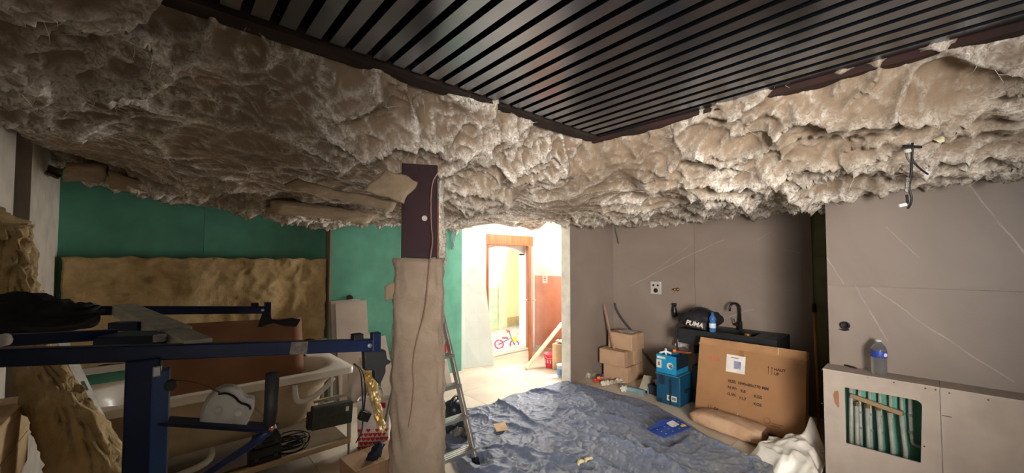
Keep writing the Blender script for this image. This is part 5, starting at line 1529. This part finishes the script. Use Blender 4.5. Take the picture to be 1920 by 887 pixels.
# broom in the corner
br = thing('broom', 'wooden broom handle leaning upside down in the dark wall gap', 'broom', (4.46, 0.79, 0))
MB().tube([(4.47, 0.735, 0.0), (4.985, 0.832, 1.10)], 0.012, 10).build('handle', M('broom_wood', (190, 134, 78), 0.5, c2=(168, 112, 60), scale=6), br, True)
MB().tube([(4.97, 0.830, 1.08), (4.993, 0.834, 1.16)], [0.02, 0.017], 10).build('socket', blackp, br, True)

# ================================================================== BOXED-IN PIPES AT RIGHT
pb = thing('pipe_boxing', 'low plasterboard boxing with a cut-out, against the right wall', 'boxing', (3.64, 0.0, 0))
PX0 = 3.54
PYL, PYS, PYR, PZ = 0.55, -0.012, -1.25, 0.83


def ring_plate(x0, x1, y0, y1, z0, z1, inner):
    """plate in the y-z plane with a hole; inner = list of (y,z), counter-clockwise, first point nearest corner (y0,z0)"""
    b = MB(); n_ = len(inner)
    ou = []
    cy, cz = sum(p[0] for p in inner) / n_, sum(p[1] for p in inner) / n_
    for (y, z) in inner:
        dy, dz = y - cy, z - cz
        s_ = min(((y1 - cy) / dy if dy > 0 else (y0 - cy) / dy) if abs(dy) > 1e-6 else 1e9, ((z1 - cz) / dz if dz > 0 else (z0 - cz) / dz) if abs(dz) > 1e-6 else 1e9)
        ou.append((cy + dy * s_, cz + dz * s_))
    v = [(x0, *p) for p in inner] + [(x0, *p) for p in ou] + [(x1, *p) for p in inner] + [(x1, *p) for p in ou]
    f = []
    for k in range(n_):
        k2 = (k + 1) % n_
        f += [(k, k2, n_ + k2, n_ + k), (2 * n_ + k2, 2 * n_ + k, 3 * n_ + k, 3 * n_ + k2), (k2, k, 2 * n_ + k, 2 * n_ + k2), (n_ + k, n_ + k2, 3 * n_ + k2, 3 * n_ + k)]
    return b.add(v, f)


inn = []
for cy, cz, a0, r_ in ((0.095, 0.695, 90, 0.03), (0.43, 0.72, 0, 0.004), (0.43, 0.345, -90, 0.004), (0.085, 0.345, 180, 0.006)):
    pts_ = []
    for k in range(5):
        a = math.radians(a0 + (90 - 22.5 * k if False else 22.5 * k))
        pts_.append((cy + r_ * math.cos(a), cz + r_ * math.sin(a)))
    inn.append(pts_)
order = inn[1] + inn[0] + inn[3] + inn[2]
# exact outer corners keep the sheet square
ex = []
cyc, czc = 0.26, 0.53
for (Y_, Z_) in ((PYL, PZ - 0.002), (PYS + 0.001, PZ - 0.002), (PYS + 0.001, 0.0), (PYL, 0.0)):
    pass
bmh = bmesh.new()
ov = [bmh.verts.new((PX0, y, z)) for y, z in ((PYL, 0.0), (PYS + 0.001, 0.0), (PYS + 0.001, PZ - 0.013), (PYL, PZ - 0.013))]
iv = [bmh.verts.new((PX0, y, z)) for y, z in order]
ed_ = [bmh.edges.new((ov[k], ov[(k + 1) % 4])) for k in range(4)] + [bmh.edges.new((iv[k], iv[(k + 1) % len(iv)])) for k in range(len(iv))]
gr = bmesh.ops.triangle_fill(bmh, use_beauty=True, use_dissolve=False, edges=ed_)
fcs = [f for f in bmh.faces]
ext = bmesh.ops.extrude_face_region(bmh, geom=fcs)
for e in ext['geom']:
    if isinstance(e, bmesh.types.BMVert): e.co.x += 0.013
bmh.verts.index_update()
b = MB().add([v.co.copy() for v in bmh.verts], [tuple(v.index for v in f.verts) for f in bmh.faces])
bmh.free()
fp_ = b.build('front_sheet', board, pb)
MB().b2((PX0, PYR, 0), (PX0 + 0.013, PYS - 0.001, PZ - 0.013)).build('front_sheet', board, pb)
MB().b2((PX0 + 0.013, PYL - 0.013, 0), (3.738, PYL, PZ - 0.013)).build('end_sheet', board, pb)
MB().b2((PX0 - 0.002, PYS - 0.0, PZ - 0.013), (3.738, PYL + 0.002, PZ)).build('top_sheet', board, pb)
MB().b2((PX0 - 0.001, PYR, PZ - 0.013), (3.738, PYS - 0.002, PZ)).build('top_sheet', board, pb)
MB().b2((3.70, 0.0, 0.03), (3.737, 0.53, 0.81)).build('green_backing', green, pb)
for y_ in (0.035, 0.50):
    MB().b2((3.56, y_ - 0.02, 0.02), (3.69, y_ + 0.02, 0.81)).build('stud', galv, pb)
scr = M('screw_head', (62, 52, 44), 0.5)
for (px_, py_) in ((1541, 694), (1627, 708), (1676, 717), (1735, 728), (1754, 731), (1780, 737), (1853, 750), (1541, 756), (1544, 846), (1733, 837)):
    p = onx(px_, py_, PX0)
    MB().lathe(p, [(0.0045, 0.0), (0.0045, 0.001), (0, 0.0012)], 8, (-1, 0, 0)).build('screw', scr, pb)
p = onx(1569, 748, PX0)
MB().prism([p + Vector((0, a, c)) for a, c in ((-0.012, 0.045), (-0.006, 0.06), (0.012, 0.05), (0.02, 0.02), (0.012, -0.03), (-0.006, -0.06), (-0.012, -0.05))], (-0.001, 0, 0)).build('torn_paper', M('torn_brown', (150, 108, 78), 0.9), pb)
MB().b2((PX0 - 0.001, PYS - 0.045, 0.66), (PX0, PYS - 0.005, 0.664)).build('scratch', scr, pb)

mf = thing('pipe_manifold', 'row of grey-white plumbing pipes on a manifold inside the cut-out', 'pipes', (3.66, 0.28, 0.02))
pipeg = M('pipe_white', (162, 164, 154), 0.45, c2=(140, 142, 132), scale=12)
for k in range(5):
    y = 0.37 - 0.052 * k
    pb_ = MB().cyl((3.675, y, 0.02), (3.675, y, 0.80), 0.010, n=10).build('pipe', pipeg, mf, True)
    for z in (0.42, 0.53, 0.70):
        MB().lathe((3.675, y, z), [(0.010, 0), (0.0135, 0.001), (0.0135, 0.014), (0.010, 0.015)], 10).build('clip', M('clip_grey', (120, 124, 118), 0.5), pb_)
for k in range(5):
    y = 0.385 - 0.055 * k
    pb_ = MB().tube([(3.635, y, 0.02), (3.635, y - 0.004 * k, 0.35), (3.64, y, 0.60)], 0.0125, 10).build('pipe', pipeg, mf, True)
    MB().lathe((3.64, y, 0.585), [(0.013, 0), (0.017, 0.001), (0.017, 0.02), (0.012, 0.03)], 6).build('nut', M('brass_dull', (128, 104, 72), 0.4, 0.6), pb_)
MB().bar((3.62, 0.415, 0.655), (3.62, 0.155, 0.60), 0.022, 0.03).build('manifold_bar', M('old_timber_bar', (150, 126, 92), 0.6), mf, bevel=0.003)
MB().cyl((3.65, 0.425, 0.02), (3.65, 0.41, 0.80), 0.0135, n=10).build('pipe', pipeg, mf, True)
o = thing('waste_pipe', 'single grey pipe with elbow at the right of the cut-out', 'pipe', (3.66, 0.12, 0.4))
MB().tube([(3.67, 0.122, 0.80), (3.67, 0.120, 0.42), (3.67, 0.112, 0.40), (3.67, 0.06, 0.395)], 0.011, 10, 1).build('tube', pipeg, o, True)
for z in (0.47, 0.58):
    MB().lathe((3.67, 0.121, z), [(0.011, 0), (0.015, 0.001), (0.015, 0.016), (0.011, 0.017)], 10).build('clip', M('clip_grey', (120, 124, 118)), o)

# bottle, tool and wall outlet above the boxing
p = onz(1650, 700, PZ); p.x = 3.64
bt = thing('water_bottle', 'clear water bottle with blue label on top of the plasterboard boxing', 'bottle', (p.x, p.y, PZ))
clear = M('clear_pet', (236, 240, 238), 0.08, trans=0.92, ior=1.2)
prof = [(0, 0), (0.036, 0.0), (0.041, 0.012)]
for k in range(5): prof += [(0.0415, 0.02 + 0.018 * k), (0.039, 0.029 + 0.018 * k)]
prof += [(0.042, 0.115), (0.042, 0.165), (0.036, 0.19), (0.018, 0.212), (0.014, 0.216), (0.014, 0.228), (0.0, 0.228)]
MB().lathe((p.x, p.y, PZ), prof, 22).build('body', clear, bt, True)
MB().lathe((p.x, p.y, PZ + 0.118), [(0.0424, 0.0), (0.0428, 0.001), (0.0428, 0.042), (0.0424, 0.043)], 22).build('label', M('label_blue', (36, 62, 150), 0.5), bt, True)
bd = (EYE - Vector((p.x, p.y, PZ))).normalized(); bd.z = 0; br_ = Vector((-bd.y, bd.x, 0))
MB().lathe(Vector((p.x, p.y, PZ + 0.139)) + (bd * 0.62 + br_ * 0.72).normalized() * 0.0425, [(0.012, 0), (0.013, 0.0008), (0, 0.001)], 12, tuple((bd * 0.62 + br_ * 0.72))).build('label_logo', M('label_pink', (226, 206, 206), 0.5), bt)
MB().lathe((p.x, p.y, PZ + 0.222), [(0.0155, 0), (0.0155, 0.012), (0.0, 0.013)], 16).build('cap', M('clear_cap', (206, 210, 208), 0.3), bt, True)
o = thing('pencil_tool', 'small dark marker with red tip lying on the boxing top', 'marker', (3.70, 0.44, PZ))
q_ = onz(1578, 683, PZ + 0.006); q2 = onz(1608, 691, PZ + 0.006)
MB().tube([q_, q_.lerp(q2, 0.8)], 0.007, 8).build('body', blackp, o, True)
MB().tube([q_.lerp(q2, 0.8), q2], [0.007, 0.003], 8).build('tip', M('dark_red', (110, 36, 32), 0.5), o, True)
p = onx(1585, 610, 3.74)
o = thing('pipe_outlet', 'round black pipe outlet in the right tiled wall', 'pipe', (3.72, p.y, p.z - 0.03))
MB().lathe((3.74, p.y, p.z), [(0.018, 0.0), (0.028, 0.0), (0.028, 0.018), (0.02, 0.018), (0.018, 0.002), (0, 0.002)], 20, (-1, 0, 0)).build('collar', rubber, o, True)
MB().tube([(3.72, p.y - 0.02, p.z - 0.028), (3.70, p.y - 0.0, p.z - 0.034), (3.71, p.y + 0.02, p.z - 0.03)], 0.005, 6).build('lip', rubber, o, True)

# hanging cables from the wool at right
from mathutils.bvhtree import BVHTree
wbvh = BVHTree.FromPolygons(co.tolist(), faces.tolist())


def wool_depth(px, py):
    d0 = ray(px, py)
    hit = wbvh.ray_cast(EYE, d0.normalized())
    return hit[3] / d0.length if hit[0] is not None else 2.1


d_ = wool_depth(1711, 268) - 0.02
hc = thing('hanging_cable', 'black cables with taped connector hanging out of the wool at right', 'cable', at(1712, 275, d_))
MB().bar(at(1694, 274, d_), at(1727, 276, d_), 0.012, 0.012).build('bracket', blackp, hc)
MB().tube([at(px_, py_, d_) for px_, py_ in ((1711, 268), (1710, 290), (1709, 320), (1705, 345))], 0.0055, 8, 1).build('cord', blackp, hc, True)
MB().tube([at(px_, py_, d_) for px_, py_ in ((1705, 345), (1705, 358), (1710, 370), (1708, 382), (1702, 391))], 0.005, 8, 2).build('cord', blackp, hc, True)
MB().tube([at(px_, py_, d_) for px_, py_ in ((1710, 301), (1724, 316), (1740, 327))], 0.0045, 8, 1).build('cord', blackp, hc, True)
MB().tube([at(px_, py_, d_) for px_, py_ in ((1699, 286), (1701, 296), (1706, 304))], 0.0045, 8, 1).build('cord', M('cable_grey', (92, 86, 84)), hc, True)
MB().bar(at(1697, 284, d_), at(1707, 282, d_), 0.012, 0.018).build('grey_clip', M('clip_light', (190, 190, 186), 0.4), hc, bevel=0.002)
MB().bar(at(1702, 333, d_), at(1699, 360, d_), 0.010, 0.013).build('connector', M('connector_clear', (150, 146, 138), 0.3, c2=(50, 48, 46), scale=90), hc, bevel=0.002)
MB().bar(at(1686, 386, d_), at(1699, 383, d_), 0.010, 0.016).build('white_terminal', plasticw, hc, bevel=0.002)
MB().bar(at(1700, 365, d_), at(1702, 382, d_), 0.008, 0.012).build('connector', blackp, hc, bevel=0.002)
dt_ = wool_depth(1763, 260) - 0.012
o = MB().prism([at(px_, py_, dt_) for px_, py_ in ((1750, 262), (1758, 254), (1770, 252), (1777, 259), (1770, 266), (1762, 268))], UPV * 0.004 + FWD * 0.004).build('paper_tag', M('cream_tag', (226, 214, 178), 0.8), None)
tag(o, 'small cream tag stuck to the wool near the hanging cable', 'tag')

# ================================================================== THINGS IN THE HALL
q4 = [onz(847, 694, 0.0), onz(926, 684, 0.0), ony(911, 541, 4.965), ony(847, 540, 4.965)]
o = slab(q4, 4, 4, 0.013).build('white_board', M('white_sheet', (198, 208, 202), 0.6, c2=(194, 204, 198)), None)
tag(o, 'tall white sheet leaning by the entrance, reaching the floor', 'board')
q4 = [Vector((3.36, 4.86, 0.02)), Vector((3.98, 4.84, 0.02)), ony(904, 481, 4.985), ony(850, 479, 4.985)]
o = slab(q4, 4, 4, 0.010).build('white_board', M('white_sheet_back', (212, 218, 212), 0.6), None)
tag(o, 'higher white sheet standing behind the tall leaning one', 'board')
p0_, p1_ = onz(986, 691, 0.02), at(1054, 606, 6.2)
o = MB().bar(p0_, p1_, 0.06, 0.03, (1, 0, 0)).build('plank', rawwood, None, bevel=0.003)
tag(o, 'pale timber plank propped diagonally in the hall', 'plank')
bk2 = thing('bucket', 'pink-red plastic basket with handle on the hall floor', 'bucket', (4.33, 3.92, 0))
c0 = onz(1031, 689, 0.0)
bk2.location = c0; WLOC[bk2.name] = c0
rp = M('red_basket', (232, 74, 90), 0.45)
MB().lathe(c0, [(0, 0.0), (0.062, 0.0), (0.09, 0.19), (0.097, 0.195), (0.097, 0.21), (0.088, 0.21), (0.06, 0.012), (0, 0.012)], 20).build('body', rp, bk2, True)
MB().tube([c0 - RGT * 0.095 + Vector((0, 0, 0.2)), c0 - RGT * 0.05 + Vector((0, 0, 0.15)) - FWD * 0.1, c0 + RGT * 0.05 + Vector((0, 0, 0.17)) - FWD * 0.1, c0 + RGT * 0.095 + Vector((0, 0, 0.2))], 0.005, 6, 2).build('handle', M('pink_handle', (244, 150, 150), 0.4), bk2, True)
for k in range(5):
    a = math.atan2(-FWD.y, -FWD.x) + (k - 2) * 0.5
    d_ = Vector((math.cos(a), math.sin(a), 0))
    MB().bar(c0 + d_ * 0.077 + Vector((0, 0, 0.08)), c0 + d_ * 0.084 + Vector((0, 0, 0.13)), 0.012, 0.005, tuple(d_)).build('slot', M('slot_pale', (250, 200, 200), 0.5), bk2)
p = onz(1049, 694, 0)
carton('carton', (p.x - 0.02, p.y - 0.12, 0), (p.x + 0.24, p.y + 0.14, 0.37), M('cardboard_hall', (222, 190, 150), 0.8), 'tan carton on the hall floor beside the red basket', rot=0.3)
p2 = Vector((p.x + 0.1, p.y, 0.38))
o = slab([p2 + Vector((-0.09, -0.09, 0)), p2 + Vector((0.09, -0.09, 0)), p2 + Vector((0.09, 0.09, 0.02)), p2 + Vector((-0.09, 0.09, 0.02))], 8, 8, 0.02, 0.03, 8, 1).build('cloth', M('grey_cloth', (196, 196, 188), 0.8), None, True)
tag(o, 'folded grey cloth on top of the hall carton', 'cloth')
p = onz(1054, 706, 0)
t = thing('paint_tub', 'white and blue paint tub just behind the partition edge', 'paint tub', p)
MB().lathe(p, [(0, 0.0), (0.065, 0.0), (0.075, 0.15), (0.078, 0.15), (0.078, 0.165), (0, 0.166)], 20).build('body', M('paint_white', (222, 230, 240), 0.4), t, True)
MB().lathe(p + Vector((0, 0, 0.03)), [(0.0675, 0.0), (0.0685, 0.001), (0.0735, 0.085), (0.0725, 0.086)], 20).build('label', M('label_sky', (112, 160, 206), 0.5), t, True)
p = onz(1034, 706, 0.003)
o = slab([p + Vector((-0.12, -0.03, 0)), p + Vector((0.02, -0.12, 0)), p + Vector((0.13, 0.02, 0)), p + Vector((-0.01, 0.1, 0))], 4, 4, 0.003).build('paper_sheet', M('paper_bright', (238, 236, 230), 0.7), None)
tag(o, 'white paper sheet on the hall floor before the basket', 'paper')
p = onx(1022, 523, 5.146)
nt_ = thing('notice', 'white notice sheet pinned on the terracotta hall wall', 'notice', (5.14, p.y, p.z - 0.08))
MB().b2((5.143, p.y - 0.06, p.z - 0.08), (5.1465, p.y + 0.06, p.z + 0.08)).build('sheet', M('paper_bright', (238, 236, 230)), nt_)
for k in range(3):
    MB().b2((5.1425, p.y - 0.03, p.z + 0.03 - 0.03 * k), (5.1431, p.y + 0.03, p.z + 0.042 - 0.03 * k)).build('print', M('print_grey', (120, 118, 116)), nt_)
p = ony(908, 425, 5.0)
o = thing('wall_box', 'small cream junction box high on the hall wall', 'junction box', (p.x, 4.98, p.z - 0.05))
MB().b2((p.x - 0.06, 4.965, p.z - 0.055), (p.x + 0.06, 5.0, p.z + 0.055)).build('case', M('cream_box', (226, 220, 196), 0.5), o, bevel=0.006)
MB().lathe((p.x, 4.965, p.z - 0.01), [(0, 0), (0.012, 0), (0.012, 0.004), (0, 0.005)], 12, (0, -1, 0)).build('lamp', M('dull_lens', (196, 190, 170), 0.3), o)
wv = thing('wire_bundle', 'grey wire bundle dangling at the end of the green wall', 'cable', tuple(ony(851, 425, 4.69)))
for k in range(6):
    pts = [ony(848 + k * 0.9 + 4 * math.sin(k + j * 1.7), 418 + j * 10, 4.69 - 0.006 * k) for j in range(6)]
    MB().tube(pts, 0.004, 5, 1).build('wire', M('grey_wire', (140, 146, 158)), wv, True)
MB().tube([ony(853, 442, 4.66), ony(866, 438, 4.6), ony(884, 436, 4.6)], 0.003, 5, 1).build('wire', M('grey_wire', (140, 146, 158)), wv, True)

# child's bike in the courtyard
kb = thing('kids_bike', 'small pink child bike with training wheel out in the courtyard', 'bike', (5.05, 5.68, -0.12))
pk_ = M('bike_pink', (232, 70, 120), 0.4); yl_ = M('bike_yellow', (236, 214, 60), 0.4); rd_ = M('bike_red', (226, 60, 60), 0.4); gy_ = M('bike_grey', (108, 120, 156), 0.4)
bc = Vector((5.05, 5.68, -0.12)); bd_ = Vector((0.72, -0.69, 0))


def circ(c, r, d, n_=18):
    return [c + d * (r * math.cos(2 * math.pi * k / n_)) + Vector((0, 0, r * math.sin(2 * math.pi * k / n_))) for k in range(n_ + 1)]


w0, w1_ = bc - bd_ * 0.14 + Vector((0, 0, 0.095)), bc + bd_ * 0.16 + Vector((0, 0, 0.095))
for c_, m_ in ((w0, pk_), (w1_, rd_)):
    wl_ = MB().tube(circ(c_, 0.083, bd_), 0.013, 8, caps=False).build('wheel', m_, kb, True)
    for k in range(3):
        a = k * math.pi / 3
        e = bd_ * (0.08 * math.cos(a)) + Vector((0, 0, 0.08 * math.sin(a)))
        MB().cyl(c_ - e, c_ + e, 0.004, n=6).build('spoke', m_, wl_)
MB().tube([w0, bc + bd_ * 0.0 + Vector((0, 0, 0.17)), bc + bd_ * 0.1 + Vector((0, 0, 0.22)), w1_], 0.011, 8).build('frame', gy_, kb, True)
MB().tube([bc + bd_ * 0.1 + Vector((0, 0, 0.22)), bc + bd_ * 0.06 + Vector((0, 0, 0.34))], 0.009, 8).build('stem', gy_, kb, True)
MB().tube([bc + bd_ * 0.0 + Vector((0.06, 0.06, 0.36)), bc + bd_ * 0.06 + Vector((0.02, 0.02, 0.35)), bc + bd_ * 0.08 + Vector((-0.03, -0.03, 0.35)), bc + bd_ * 0.02 + Vector((-0.09, -0.09, 0.36))], 0.011, 8, 1).build('handlebar', rd_, kb, True)
MB().box(bc - bd_ * 0.02 + Vector((0, 0, 0.22)), (0.12, 0.07, 0.03), Matrix.Rotation(-0.76, 3, 'Z')).build('saddle', pk_, kb, bevel=0.01)
MB().box(bc + bd_ * 0.17 + Vector((0, 0, 0.2)), (0.09, 0.08, 0.08), Matrix.Rotation(-0.76, 3, 'Z')).build('basket', yl_, kb, bevel=0.01)
o = slab([onz(930, 672, -0.11), onz(941, 676, -0.11), onz(948, 671, -0.11), onz(937, 667, -0.11)], 3, 3, 0.01).build('door_mat', M('mat_grey', (170, 166, 160), 0.9), None)
tag(o, 'small grey mat just outside the open door', 'mat')
